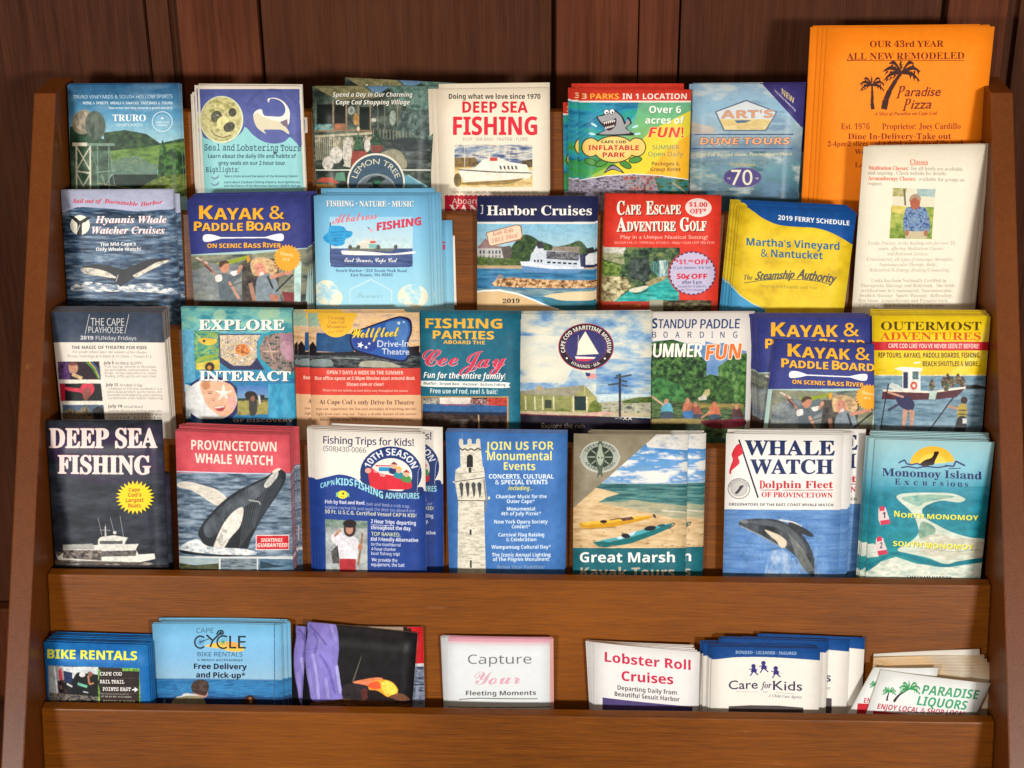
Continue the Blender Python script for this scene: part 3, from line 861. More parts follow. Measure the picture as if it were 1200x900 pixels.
K = Sheet('pizza', C(940, 20, 1180, 982), [(122, 52), (925, 45), (836, 900), (72, 900)], 1, 0.014, paper='ff8412', gloss=.5)
INK = '6a2410'
K.T('OUR 43rd YEAR', 328, 144, 682, 142, 30, INK, 's'); K.T('ALL NEW REMODELED', 216, 204, 780, 200, 32, INK, 's'); K.R(216, 206, 780, 209, INK)


def palm(K, bx, by, tx, ty, r, w, col, tr=None, ky=.8):
    m = ((bx + tx) / 2 - abs(tx - bx) * .18, (by + ty) / 2)
    p = [(bx, by), ((bx + m[0]) / 2 - w * .2, (by + m[1]) / 2), m, ((m[0] + tx) / 2, (m[1] + ty) / 2 - w * .2), (tx, ty)]
    for i in range(4): K.L([p[i], p[i + 1]], w * (1.25 - i * .2), tr or col)
    for a in (-200, -165, -130, -95, -50, -15, 20):
        ca, sa = cos(radians(a)), sin(radians(a)) * ky
        e = (tx + r * ca, ty + r * sa + r * .18); mid = (tx + r * .55 * ca, ty + r * .62 * sa - r * .1)
        K.S([(tx, ty - r * .05), (mid[0], mid[1] - r * .1), e, (mid[0], mid[1] + r * .1), (tx, ty + r * .07)], col)
        for t in (.4, .6, .8):
            q = (tx + (e[0] - tx) * t, ty + (e[1] - ty) * t - r * .06); K.P([q, (q[0] + r * .13, q[1] + r * .02), (q[0] + r * .08 * (1 if ca > 0 else -1), q[1] + r * .24)], col)


palm(K, 395, 442, 480, 265, 95, 24, '3a1a10'); palm(K, 342, 442, 338, 325, 64, 14, '3a1a10')
K.T('P', 452, 392, 492, 384, 58, INK, 'i', slant=.12); K.T('aradise', 494, 380, 662, 378, 44, INK, 'p', .05, slant=.3); K.T('P', 482, 452, 520, 446, 58, INK, 'i', slant=.12); K.T('izza', 524, 440, 620, 438, 44, INK, 'p', .05, slant=.3)
K.T('A Slice of Paradise on Cape Cod', 348, 472, 650, 468, 16, INK, 'i')
K.T('Est. 1976', 188, 538, 326, 538, 28, '7c3010', 's'); K.T('Proprietor: Joey Cardillo', 386, 538, 762, 536, 28, '7c3010', 's')
K.T('Dine In-Delivery-Take out', 222, 586, 716, 584, 28, INK, 's'); K.T('2-4pm 2 slices and a drink every day of the week', 124, 620, 780, 612, 24, '7c2c10', 's'); K.T('Weekly specials', 255, 658, 480, 656, 24, '7c2c10', 's')
K.T('Large Cheese Pizza', 255, 720, 560, 720, 24, '8c3a10', 's')
K.finish(edge='f08828', bow=.0015)
K.place('tall orange flyer with palm trees, front sheet of the bright orange pad at top right', 'flyer', 'orange pizza flyers, top right',
        copies=[(1.6, -3, 0.6), (3.2, -7, 1, 0), (4.8, -12.5, 1.6, -.2), (6.4, -11, 2.6, .1), (8, -4, 2.2, .2)], copy_label='spare orange flyer behind the front sheet, its left edge showing')

# ---------------- row 2
K = Sheet('hyannis', C(60, 215, 220, 960), [(64, 48), (852, 45), (898, 860), (112, 850)], 2, 0.010, gloss=.3)
WV = ['1e3048', '3c5674', '5c7894', '8ca0b4']
K.N([(0, 0), (1000, 0), (1000, 1000), (0, 1000)], WV, 90, 12, 1); K.N([(0, 0), (1000, 0), (1000, 1000), (0, 1000)], [None, None, '16243a'], 140, 22, 8, a=.8)
K.S([(40, 20), (460, 30), (900, 20), (880, 165), (740, 185), (600, 195), (440, 180), (300, 170), (180, 168), (60, 195)], 'b4bcd8'); K.P([(60, 30), (90, 60), (135, 165), (60, 195)], '98a4c4')
K.M([(0, 0), (1200, 0), (1200, 1000), (0, 1000)], .15, 20, 8)
for i, (s, x0, x1, y0, y1) in enumerate((('Sail out of', 148, 355, 136, 136), ('Barnstable', 372, 608, 136, 158), ('Harbor', 624, 780, 160, 142))): K.T(s, x0, y0, x1, y1, 28, 'd03c50', 'i', .04)
K.E(200, 292, 70, 70, 'e8ead8'); K.S([(122, 225), (170, 240), (200, 262), (240, 242), (278, 235), (240, 270), (216, 285), (212, 362), (180, 362), (182, 290), (160, 262)], '1c2024'); K.L([(178, 345), (200, 290)], 5, 'd8dcd0')
K.T('Hyannis Whale', 308, 278, 808, 276, 48, 'f6f0ee', 'i', .03, sh=3, shc='b04450'); K.T('Watcher Cruises', 285, 352, 795, 352, 48, 'f6f0ee', 'i', .03, sh=3, shc='b04450')
K.T('The Mid-Cape’s', 344, 440, 594, 434, 24, 'f0f0f0', 'b', .03); K.T('Only Whale Watch!', 314, 474, 630, 472, 24, 'f0f0f0', 'b', .03)
K.N([(150, 720), (250, 690), (480, 715), (700, 700), (840, 735), (880, 775), (600, 760), (300, 760), (150, 750)], [None, '8c9cac', 'e4e8e8', 'f0f0ec'], 40, 14, 3, sm=True, lo=.1)
K.S([(205, 605), (230, 580), (300, 570), (400, 575), (500, 600), (570, 580), (680, 535), (790, 528), (842, 535), (800, 560), (700, 610), (600, 655), (560, 680), (500, 720), (480, 722), (430, 680), (330, 652), (240, 640)], '30343a')
K.N([(205, 605), (230, 592), (320, 600), (400, 625), (455, 665), (330, 650), (240, 636)], ['8c8c88', 'd4d0c0', 'e8e4d4'], 26, 16, 4, sm=True); K.N([(575, 645), (660, 600), (740, 555), (835, 538), (780, 570), (690, 612), (610, 655)], ['9c9c98', 'd4d0c0', 'e8e4d4'], 26, 12, 5, sm=True)
K.L([(455, 690), (470, 640)], 6, 'a8b0b4'); K.M([(120, 510), (900, 510), (900, 900), (120, 900)], .3, 14, 8)
K.finish(edge='8c8c90')
K.place('front dark sea leaflet with a whale tail, left end of the second row', group='whale tail leaflets, second row',
        copies=[(1.7, 1, .4), (3.4, 4, -4, .2)], copy_label='spare whale tail leaflet behind the front one')


def kayak_art(K, q, ex):
    """navy kayak cover; q = its own map from master coordinates to crop coordinates"""
    def m(p): return [q(a, b) for a, b in p]
    def t(s, x0, y0, x1, h, col='f2b032', off=.05, sh=5):
        a, b = q(x0, y0), q(x1, y0)
        K.T(s, a[0], a[1], b[0], b[1], h * ex, col, 'b', off, sh=sh * ex, shc='2c1c20')
    K.P(m([(-80, -120), (1100, -120), (1100, 640), (-80, 640)]), '343c80'); K.P(m([(-80, 508), (1100, 440), (1100, 1300), (-80, 1300)]), 'a8c8c4')
    K.P(m([(-80, 505), (60, 506), (60, 1300), (-80, 1300)]), 'b4d4d0')
    K.N(m([(60, 505), (500, 495), (920, 455), (850, 1300), (60, 1300)]), ['3c4244', '6c7468', '8c8c78', '7c8464'], 180, 50, 1)
    K.N(m([(70, 620), (400, 520), (500, 800), (90, 900)]), ['5c6870', '7c8488', '8c948c'], 160, 40, 2)
    K.P(m([(260, 560), (480, 505), (480, 530), (300, 590)]), '8c9c30'); K.P(m([(470, 520), (490, 500), (500, 540), (480, 560)]), 'd89c2c')
    K.N(m([(440, 560), (700, 560), (700, 1300), (440, 1300)]), ['28282c', '4c4440', '5c5c4c'], 40, 40, 3)
    K.L(m([(120, 520), (200, 560)]), 10 * ex, 'd8ccc0'); K.L(m([(160, 540), (260, 640)]), 14 * ex, 'a87464'); K.L(m([(180, 570), (230, 620)]), 12 * ex, '5c3434')
    # paddler on the left: head, cap, vest, arms, paddle
    K.S(m([(250, 660), (290, 630), (360, 640), (420, 620), (440, 650), (380, 700), (400, 760), (440, 830), (300, 830), (270, 700)]), '5c6870')
    K.S(m([(255, 650), (295, 640), (300, 680), (262, 690)]), 'e8e4e0'); K.S(m([(360, 625), (410, 610), (415, 632), (380, 650)]), 'e8e4e0')
    K.S(m([(285, 560), (320, 545), (352, 570), (345, 610), (315, 630), (290, 605)]), 'c08468'); K.S(m([(278, 575), (290, 548), (330, 540), (352, 560), (320, 565), (292, 590)]), '4c3830')
    K.L(m([(412, 632), (430, 590)]), 18 * ex, 'c08468'); K.E(*q(432, 588), 14 * ex, 16 * ex, 'c89078'); K.L(m([(350, 690), (420, 810)]), 20 * ex, 'c89880'); K.L(m([(360, 725), (470, 680)]), 6 * ex, '3c3c3c')
    # woman with blond hair on the right
    K.N(m([(500, 560), (530, 525), (590, 520), (660, 545), (690, 610), (640, 650), (580, 600), (560, 640), (520, 640)]), ['a08060', 'd8b888', 'c0a070'], 30, 14, 4, sm=True)
    K.S(m([(530, 580), (560, 555), (600, 575), (610, 630), (590, 670), (560, 660), (535, 620)]), 'd09078'); K.S(m([(565, 630), (590, 620), (592, 645), (572, 650)]), 'e8dcd4'); K.L(m([(550, 596), (562, 592)]), 5 * ex, '5c3c34'); K.L(m([(578, 590), (590, 590)]), 5 * ex, '5c3c34')
    K.S(m([(540, 700), (600, 640), (660, 650), (700, 740), (720, 1000), (560, 1000)]), '7c8a94'); K.L(m([(620, 650), (660, 740)]), 14 * ex, '2c3034'); K.L(m([(640, 660), (790, 620)]), 26 * ex, 'c88c74'); K.L(m([(680, 760), (800, 640)]), 12 * ex, '2c2c2c')
    K.L(m([(500, 700), (530, 830)]), 28 * ex, 'a87c68'); K.S(m([(640, 780), (700, 790), (690, 830), (650, 830)]), 'b87c68'); K.P(m([(720, 760), (860, 770), (850, 830), (740, 830)]), '7c3438')
    K.P(m([(810, 560), (860, 540), (846, 1300), (806, 1300)]), 'b4d4d0'); K.P(m([(-10, 820), (900, 830), (900, 1300), (-10, 1300)]), '3c2c24')
    K.M(m([(70, 508), (860, 470), (846, 1300), (70, 1300)]), .35, 16, 14)
    K.M(m([(490, 510), (720, 510), (720, 700), (490, 700)]), .12, 30, 30, blur=1)
    c = q(760, 525); K.star(c[0], c[1], 82 * ex, 100 * ex, 26, 'f0a430'); a, b = q(712, 500), q(800, 515); K.T('Opens', a[0], a[1], b[0], b[1], 22 * ex, 'f4d8a0', 'b'); a, b = q(728, 540), q(775, 545); K.T('at 9', a[0], a[1], b[0], b[1], 20 * ex, 'f4d8a0', 'b')
    t('K', 145, 248, 240, 92); t('AYAK', 248, 252, 594, 78); t('&', 636, 248, 738, 88); t('P', 108, 332, 162, 64); t('ADDLE', 164, 332, 446, 54); t('B', 474, 330, 528, 64); t('OARD', 530, 330, 780, 54)
    K.S(m([(168, 385), (180, 360), (230, 358), (300, 378), (310, 382), (230, 405), (180, 408)]), 'eceef0'); K.S(m([(736, 378), (725, 354), (680, 356), (610, 374), (600, 380), (680, 402), (725, 402)]), 'eceef0'); K.L(m([(290, 382), (620, 380)]), 9 * ex, 'eceef0')
    t('ON SCENIC', 200, 452, 438, 30, sh=3); t('B', 455, 452, 478, 36, sh=3); t('ASS', 480, 452, 574, 30, sh=3); t('R', 590, 450, 614, 36, sh=3); t('IVER', 616, 450, 716, 30, sh=3)


K = Sheet('kayak', C(210, 215, 370, 960), [(52, 118), (845, 70), (862, 862), (105, 862)], 2, 0.015, gloss=.42)
K = Sheet('kayak', C(210, 215, 370, 960), [(60, 112), (900, 95), (915, 862), (108, 858)], 2, 0.015, gloss=.42)
kayak_art(K, lambda x, y: (x, y), 1.0)
K.finish(edge='8c86a0')
K.place('navy kayak leaflet with paddlers photo, second row, second from the left', group='kayak leaflets, second row',
        copies=[(1.8, 1, 2.2, .2), (3.6, 3, 2.6), (5.4, 4.6, 3.2), (7.2, 6.5, 3.6, .2)], copy_label='spare kayak leaflet rising behind the front one in the second row')
KAY = K

K = Sheet('albatross', C(355, 220, 545, 1179), [(80, 58), (912, 56), (935, 865), (98, 855)], 2, 0.019, gloss=.36)
K.G([(50, '6cb0dc'), (450, '84c4e4'), (900, 'a8dcec')])
for x, y, a, b in ((170, 760, 90, 90), (800, 790, 110, 90), (230, 800, 60, 60)): K.N(K.ep(x, y, a, b), [None, 'b8dce4', 'e4ecdc', 'ece8cc'], 70, 60, x, lo=0, hi=.8)
K.T('FISHING • NATURE • MUSIC', 172, 134, 806, 137, 40, 'f4f4f0', 's', .04, sh=4, shc='3c6c8c')
K.R(195, 210, 800, 560, 'a4d0e8'); K.RG(205, 210, 798, 440, '9ccce8', 'c4dce0'); K.L([(200, 250), (202, 540), (225, 572), (780, 572)], 9, '34406c')
K.N([(203, 440), (798, 440), (798, 572), (203, 572)], ['34446c', '44588c', '54689c'], 150, 8, 3)
K.S([(285, 470), (300, 455), (500, 465), (640, 478), (800, 462), (800, 478), (600, 488), (320, 486)], 'f0f2ec'); K.P([(330, 430), (600, 440), (680, 440), (640, 462), (330, 458)], '6c7470'); K.P([(395, 440), (400, 400), (460, 370), (530, 378), (530, 440)], 'd8d8cc'); K.R(490, 385, 530, 402, 'c05050'); K.P([(480, 405), (555, 410), (550, 438), (480, 438)], '7cb8b8')
for x in (345, 405, 550, 675): K.N(K.ep(x, 430, 14, 16), ['2c3438', '6c6c60'], 6, 6, x)
K.L([(680, 410), (680, 440)], 3, '3c3c44'); K.P([(470, 282), (515, 310), (500, 320), (480, 300)], 'e4a4a4'); K.P([(466, 282), (484, 290), (488, 305)], '2c3468')
K.N(smooth([(150, 355), (185, 320), (195, 280), (250, 275), (300, 285), (320, 310), (362, 320), (350, 355), (310, 375), (300, 410), (250, 425), (200, 412), (160, 385)]), ['1484c0', '28a0dc', '2c98d0'], 30, 14, 5)
for y in (330, 352, 374, 394): K.T('come fish with us', 205, y, 295, y - 6, 12, '0c6ca0', 'b')
K.M([(203, 360), (798, 360), (798, 500), (203, 500)], .2, 8, 6)
K.T('Albatross', 215, 262, 540, 222, 62, 'dc6c74', 'c', .02); K.T('FISHING', 540, 310, 858, 268, 56, 'cc3c58', 'b', .08, sh=3, shc='8c3c54')
K.T('East Dennis, Cape Cod', 304, 538, 686, 540, 30, 'f4f4f0', 'c', .03)
K.T('Sesuit Harbor • 351 Sesuit Neck Road', 242, 610, 756, 612, 20, '2c4c70', 's'); K.T('East Dennis, MA 02641', 348, 642, 654, 642, 20, '2c4c70', 's')
K.L([(345, 830), (342, 740), (495, 665), (645, 745), (645, 830)], 9, 'c0e0ec'); K.T('Summer', 390, 800, 580, 800, 40, '8cbcc8', 'c')
K.finish(edge='90b4c4')
K.place('front sky blue leaflet with small boat picture and blue splash, second row', group='sky blue fishing leaflets, second row',
        copies=[(2, 2.5, .5), (4, 5, .8), (6, 7, 1.2, .2), (8, 9.0, 1, .2), (10, 10.5, .6), (12, 4, 3.6), (9, 18.5, -24, 0.15, 'half-hidden sky blue leaflet leaning lower to the right with a small red mark')], copy_label='spare sky blue fishing leaflet fanned out to the right behind the front one')

K = Sheet('blankcard', C(355, 220, 545, 1179), [(960, 345), (1104, 348), (1118, 868), (980, 868)], 2, 0.0018, gloss=.5)
K.F('ece6d8'); K.finish(edge='d8d0c0', flat=True)
K.place('narrow blank cream card showing beside the sky blue leaflets, against the bare wood', 'card')

K = Sheet('harbor', C(550, 220, 710, 993), [(58, 68), (918, 66), (905, 872), (58, 872)], 2, 0.012, gloss=.34, ext=.05)
K.F('20264e'); K.RG(0, 250, 1000, 480, '78b4d0', 'a8c8d4'); K.R(0, 247, 1000, 262, 'dcdcd8')
K.T('Harbor Cruises', 128, 198, 890, 198, 68, 'f6f2e8', 's', .03); K.R(92, 125, 100, 190, 'c8c8cc'); K.R(82, 125, 100, 132, 'c8c8cc'); K.R(82, 183, 100, 190, 'c8c8cc')
K.N([(290, 500), (300, 440), (380, 350), (440, 345), (520, 390), (600, 420), (610, 470), (440, 540), (300, 530)], ['122818', '2c4828', '486434'], 22, 20, 1, sm=True)
K.N([(600, 440), (720, 410), (800, 385), (850, 430), (860, 480), (600, 480)], ['1c3020', '3c5434', '58703c'], 14, 12, 2, sm=True)
K.P([(60, 420), (130, 400), (240, 425), (260, 510), (60, 510)], 'b8b8b4'); K.P([(60, 430), (120, 365), (160, 420), (240, 425), (230, 440), (60, 440)], '8c7474')
for x in (75, 100, 140, 165, 190, 215): K.R(x, 455, x + 12, 480, '3c4454'); K.R(x, 490, x + 10, 506, '54585c')
K.P([(230, 430), (300, 420), (310, 470), (300, 515), (250, 515)], '5c5450')
K.N([(58, 500), (380, 520), (380, 570), (58, 570)], ['2c3c20', '4c6430', '6c7c44'], 30, 10, 3); K.R(0, 565, 400, 590, 'b8a07c'); K.R(800, 580, 1000, 600, 'b8a88c')
K.P([(600, 440), (620, 425), (800, 428), (800, 475), (600, 475)], '8c8074'); K.P([(845, 500), (880, 470), (930, 490), (930, 560), (845, 560)], 'd8dce0'); K.P([(850, 440), (900, 430), (920, 470), (860, 480)], '2c2c30')
K.N([(0, 585), (1000, 595), (1000, 900), (0, 900)], ['1c5480', '3478a4', '5090b4'], 160, 12, 4)
K.P([(370, 540), (440, 530), (800, 560), (830, 590), (790, 618), (400, 615)], '5c88b8'); K.P([(370, 535), (450, 535), (830, 575), (830, 590), (600, 590), (380, 565)], 'd8e0e8')
K.P([(440, 535), (450, 480), (480, 450), (800, 470), (810, 580), (560, 565)], 'c4d0dc'); K.P([(560, 470), (790, 490), (795, 530), (560, 515)], '3c3c48'); K.N([(560, 460), (800, 470), (800, 520), (560, 512)], ['1c2028', '5c6068', '8c8c90'], 10, 12, 5)
for i in range(6): K.R(566 + i * 38, 535 + i * 2, 592 + i * 38, 548 + i * 2, '20242c')
for i in range(3): K.R(470 + i * 24, 522, 482 + i * 24, 540, '30343c')
K.P([(470, 450), (490, 420), (540, 440), (540, 470), (470, 470)], 'ccd4dc'); K.N([(480, 400), (530, 385), (545, 440), (500, 440)], ['1c1c24', '44444c'], 8, 8); K.L([(520, 390), (700, 450)], 3, '44484c')
K.N([(160, 700), (200, 665), (300, 650), (500, 665), (700, 672), (905, 672), (1000, 670), (1000, 725), (800, 730), (500, 728), (300, 722), (180, 715)], ['4c2c14', '9c7044', 'd8b080', 'e4c49c'], 24, 14, 6); 
for x in (240, 300, 350, 420, 510, 590, 680, 760, 830): K.L([(x, 672), (x - 14, 722)], 5, '4c3018')
K.P([(190, 665), (215, 630), (245, 635), (250, 660)], '8c8480')
K.N([(0, 730), (1000, 740), (1000, 820), (0, 760)], ['3c6c8c', '74949c', '98acac'], 90, 10, 7)
K.S([(0, 770), (100, 752), (250, 748), (400, 790), (540, 850), (700, 890), (900, 890), (900, 960), (0, 960)], 'd8b888'); K.L([(0, 768), (100, 748), (220, 745), (350, 770), (470, 815), (560, 855), (650, 885)], 12, 'e4f0f0')
K.S([(550, 785), (700, 760), (1000, 755), (1000, 810), (700, 820), (600, 800)], 'e0cca4'); K.S([(520, 800), (640, 815), (800, 825), (1000, 810), (1000, 890), (700, 885), (600, 860)], '2c6c74', .7)
K.T('2019', 242, 838, 366, 836, 30, '241c24', 's', .03)
K.M([(0, 262), (1000, 262), (1000, 740), (0, 740)], .22, 14, 8)
P = [(128, 330), (345, 272), (370, 280), (382, 350), (370, 370), (160, 420), (145, 410)]
K.P([(122, 325), (348, 265), (378, 275), (390, 352), (374, 378), (155, 428), (138, 415)], '8c6454'); K.P(P, 'f0ccb0'); K.T('Kids Ride', 170, 352, 322, 318, 32, 'b08070', 's'); K.T('FREE 10am!', 165, 402, 355, 356, 32, 'b08070', 's')
K.finish(edge='8490ac')
K.place('navy topped leaflet with a white harbor boat passing a stone jetty, second row centre', group='harbor leaflets, second row',
        copies=[(1.8, 1.0, .4), (3.6, 1.8, .2), (5.4, -.8, .6), (7.2, 4, -16, -.6)], copy_label='spare harbor boat leaflet behind the front one')

K = Sheet('golf', C(695, 220, 855, 993), [(94, 45), (935, 62), (905, 875), (66, 872)], 2, 0.011, gloss=.42)
K.F('cf3424')
K.T('C', 175, 196, 228, 196, 98, 'f4eee0', 's', .05, sh=7, shc='24100c'); K.T('APE', 234, 194, 348, 194, 68, 'f4eee0', 's', .05, sh=7, shc='24100c'); K.T('E', 386, 194, 440, 194, 96, 'f4eee0', 's', .05, sh=7, shc='24100c'); K.T('SCAPE', 446, 192, 638, 192, 66, 'f4eee0', 's', .05, sh=7, shc='24100c')
K.T('A', 172, 318, 242, 318, 98, 'f4eee0', 's', .05, sh=7, shc='24100c'); K.T('DVENTURE', 246, 316, 600, 314, 68, 'f4eee0', 's', .05, sh=7, shc='24100c'); K.T('G', 634, 314, 700, 314, 96, 'f4eee0', 's', .05, sh=7, shc='24100c'); K.T('OLF', 704, 312, 822, 312, 68, 'f4eee0', 's', .05, sh=7, shc='24100c')
K.T('Play in a Unique Nautical Setting!', 200, 370, 832, 372, 26, 'f0c0b0', 'p', .02); K.T('WATER FALLS • HERRING VESSELS • FEED YOUR LIVE SEA FISH', 155, 408, 882, 408, 17, 'f0c0b0', 'x')
K.E(766, 145, 96, 68, 'e8d4d0', 3); K.T('$1.00', 700, 138, 830, 140, 32, 'd02c3c', 's', .06); K.T('OFF*', 706, 188, 824, 188, 34, 'd02c3c', 's', .06)
K.N([(50, 432), (632, 436), (625, 830), (50, 830)], ['0c2018', '284430', '486440', '7c8450'], 34, 30, 1)
K.N([(60, 432), (240, 434), (220, 480), (60, 475)], ['b4b8b0', 'd8d4c8'], 40, 20, 2); K.N([(60, 470), (220, 480), (230, 560), (60, 520)], ['7c8460', 'a8a884', '5c6c44'], 24, 20, 3); K.N([(60, 530), (200, 560), (210, 640), (60, 640)], ['28401c', '5c7c34', '8ca04c'], 18, 14, 4)
K.N([(60, 640), (240, 650), (280, 720), (150, 830), (60, 830)], ['5c5438', 'b0a478', 'dcd4b0'], 26, 20, 5); K.N([(270, 510), (400, 505), (420, 620), (380, 680), (260, 660)], ['182420', '344440', '505c54'], 30, 30, 6)
K.N([(470, 530), (545, 525), (545, 640), (480, 650)], ['48686c', '94b4b4', 'ccdcd4'], 8, 60, 7); K.N([(420, 540), (480, 530), (480, 650), (420, 600)], ['24504c', '609890'], 10, 40, 8)
K.N([(150, 830), (260, 750), (400, 715), (480, 670), (545, 655), (625, 680), (625, 830)], ['107c80', '24a4a0', '50bcb0'], 90, 16, 9); K.N([(380, 690), (470, 650), (545, 645), (520, 670), (400, 720)], ['7c7450', 'b8a87c'], 16, 12)
K.S([(260, 745), (300, 728), (390, 712), (400, 725), (340, 755), (290, 760)], 'd8d4bc'); K.S([(280, 765), (350, 758), (400, 735), (380, 760), (320, 775)], '2c5450')
K.M([(50, 434), (632, 436), (625, 826), (50, 826)], .35, 12, 10)
t = K.ep(722, 622, 176, 164, n=60)
K.P(t, 'b43434'); K.P(K.ep(722, 622, 166, 154), 'bcb4d0')
for i in range(0, 360, 12): K.P([(722 + 170 * cos(radians(i + j)) * k, 622 + 158 * sin(radians(i + j)) * k) for j, k in ((0, 1), (6, 1), (6, .94), (0, .94))], '2c2c54')
K.T('*$1.', 600, 556, 690, 556, 34, 'c8243c', 'b', .05); K.T('00', 694, 540, 728, 540, 16, 'c8243c', 'b', .05); K.T('OFF', 738, 556, 846, 556, 34, 'c8243c', 'b', .06); K.T('10 a.m. between 10 & 1pm', 580, 592, 858, 590, 20, '3c4c7c', 'x', .01)
K.T('50¢', 610, 662, 700, 662, 36, 'c8243c', 'p', .16); K.T('OFF', 716, 662, 828, 662, 36, 'c8243c', 'b', .08); K.T('after 5 pm', 646, 698, 792, 698, 22, '3c4c7c', 'b'); K.T('Good for 6 adults', 616, 726, 822, 724, 17, '3c4c7c', 'x'); K.T('w/ this coupon', 640, 750, 802, 750, 17, '3c4c7c', 'x')
K.R(50, 826, 1000, 1000, 'a83424'); K.T('Barnstable', 200, 866, 346, 866, 22, 'b87c34', 'b'); K.R(410, 815, 510, 1000, '9c9c88'); K.N([(510, 818), (860, 818), (860, 1000), (510, 1000)], ['241c14', '4c3c28', '6c7450'], 24, 12, 4)
K.finish(edge='a84838')
K.place('red adventure golf leaflet with a lagoon photo and dashed lilac coupon circle, second row', group='golf leaflets, second row', copies=[(1.7, .6, .2), (3.4, -1.0, .3)], copy_label='spare red golf leaflet behind the front one')

K = Sheet('ferry', C(845, 220, 1010, 1024), [(135, 145), (985, 180), (895, 882), (68, 868)], 2, 0.017, gloss=.4)
K.F('d8b81c'); K.N([(0, 0), (1024, 0), (1024, 1000), (0, 1000)], ['c8a818', 'dcbc20', 'e0c42c'], 120, 100, 1)
K.S([(215, 120), (260, 190), (340, 240), (430, 272), (560, 285), (680, 292), (780, 318), (870, 362), (960, 415), (1040, 440), (1040, 100), (600, 90)], '0c4c94')
K.P([(60, 700), (80, 705), (140, 780), (230, 840), (320, 880), (320, 1000), (0, 1000), (20, 700)], '4498c8'); K.L([(70, 705), (140, 782), (230, 842), (330, 885)], 6, 'd8dcb0')
K.T('2019 FERRY SCHEDULE', 414, 232, 932, 274, 34, 'f0f4f4', 'b', .04); K.T('Martha’s Vineyard', 185, 418, 860, 452, 54, '24608c', 'b', .02); K.T('& Nantucket', 290, 500, 738, 520, 54, '24608c', 'b', .02)
K.T('The', 165, 668, 228, 668, 36, '4c4c48', 'i'); K.T('Steamship', 246, 670, 524, 656, 60, '4c4c48', 'p', .1, slant=.4); K.T('Authority', 552, 656, 822, 692, 64, '4c4c48', 'p', .1, slant=.4)
K.L([(165, 692), (300, 672), (450, 662), (600, 668), (720, 682), (800, 704)], 5, '4c4c48'); K.T('Serving the Islands and You', 280, 722, 694, 738, 20, '8c7c38', 'x', .01)
K.finish(edge='46586c')
K.place('front tilted yellow ferry schedule with a dark blue wave top, second row', group='yellow ferry schedules, second row',
        copies=[(2.2, -1.5, 1.6, -.2), (4.4, -2, 2.5), (6.6, -5, 3.2, .2), (8.8, -6, 3.8), (11, -7.5, 4.2, .2), (13, -8.5, 4.6, .5)], copy_label='spare ferry schedule behind the front one, its dark top edge showing')

K = Sheet('meditation', C(990, 160, 1170, 771), [(92, 50), (712, 42), (628, 872), (36, 868)], 2, 0.010, paper='e8e0cc', gloss=.5)
K.T('Classes', 325, 136, 414, 138, 22, 'd06450', 's'); K.R(322, 140, 414, 143, 'd06450')
K.T('Meditation Classes:', 118, 166, 318, 168, 19, 'd45c48', 's', .02); K.T('for all levels are available', 330, 168, 590, 172, 18, 'a09c8c', 's'); K.T('and ongoing.  Check website for details.', 115, 190, 510, 194, 18, 'a09c8c', 's')
K.T('Aromatherapy Classes:', 115, 218, 355, 221, 19, 'd45c48', 's', .02); K.T('available for groups on', 368, 221, 600, 226, 18, 'a09c8c', 's'); K.T('request.', 112, 243, 188, 245, 18, 'a09c8c', 's')
K.P([(242, 258), (454, 262), (434, 514), (222, 510)], 'd8d4bc'); K.N([(240, 258), (310, 259), (300, 300), (238, 300)], ['8c8c48', 'bcb484'], 14, 12, 1); K.N([(360, 262), (454, 262), (450, 302), (362, 298)], ['8cacac', 'b0c4c0'], 20, 16, 2)
K.N([(232, 350), (446, 354), (434, 514), (222, 510)], ['5c7c30', '90a448', 'b8bc60'], 40, 24, 3); K.N([(234, 345), (310, 350), (300, 390), (232, 380)], ['c4b450', 'dccc78'], 20, 12); K.L([(296, 262), (302, 345)], 9, '6c6450')
K.N([(300, 370), (330, 352), (380, 352), (412, 375), (418, 480), (300, 480)], ['2c3c74', '5474a4', '8ca4b8', '3c5484'], 9, 9, 4, sm=True); K.S([(325, 320), (340, 298), (372, 300), (376, 330), (366, 360), (335, 360)], 'a85c44'); K.S([(320, 325), (332, 295), (362, 288), (380, 308), (374, 322), (350, 306)], 'a48c74'); K.R(302, 474, 412, 510, 'c0b494'); K.E(310, 482, 10, 16, 'a86c50'); K.E(404, 484, 10, 16, 'a86c50')
L = ['Linda Pruzan, in the healing arts for over 35', ('years, offering Meditation Classes', 165, 492), ('and Bodywork Services:', 212, 418), ('Craniosacral, all types of massage, therapies,', 110, 542), ('Neuromuscular Therapy, Reiki,', 170, 460), ('Relaxation & Energy Healing/Counseling', 122, 524)]
K.para(115, 542, 552, L, 27, 17, 'b0a896', 'i')
L = [('Linda has been Nationally Certified in', 132, 508), ('Therapeutic Massage and Bodywork.  She holds', 78, 552), ('certifications in Craniosacral, Neuromuscular,', 80, 540), ('Swedish Massage, Sports Massage,  Reflexology,', 74, 542), ('Hot Stone, Aromatherapy and Prenatal work.', 68, 520), ('Call for an appointment today and relax', 72, 500)]
K.para(80, 730, 550, L, 25, 17, 'aca492', 's')
K.finish(edge='c4bcac', bow=.0012)
K.place('front tall cream text flyer with small photo of a person in blue', 'flyer', 'tall cream flyers, right end',
        copies=[(1.6, 1.5, -.4), (3.2, 3, .3), (4.8, 4.5, .6), (6.4, 5.5, .8)], copy_label='spare tall cream flyer behind the front sheet, its right edge showing')

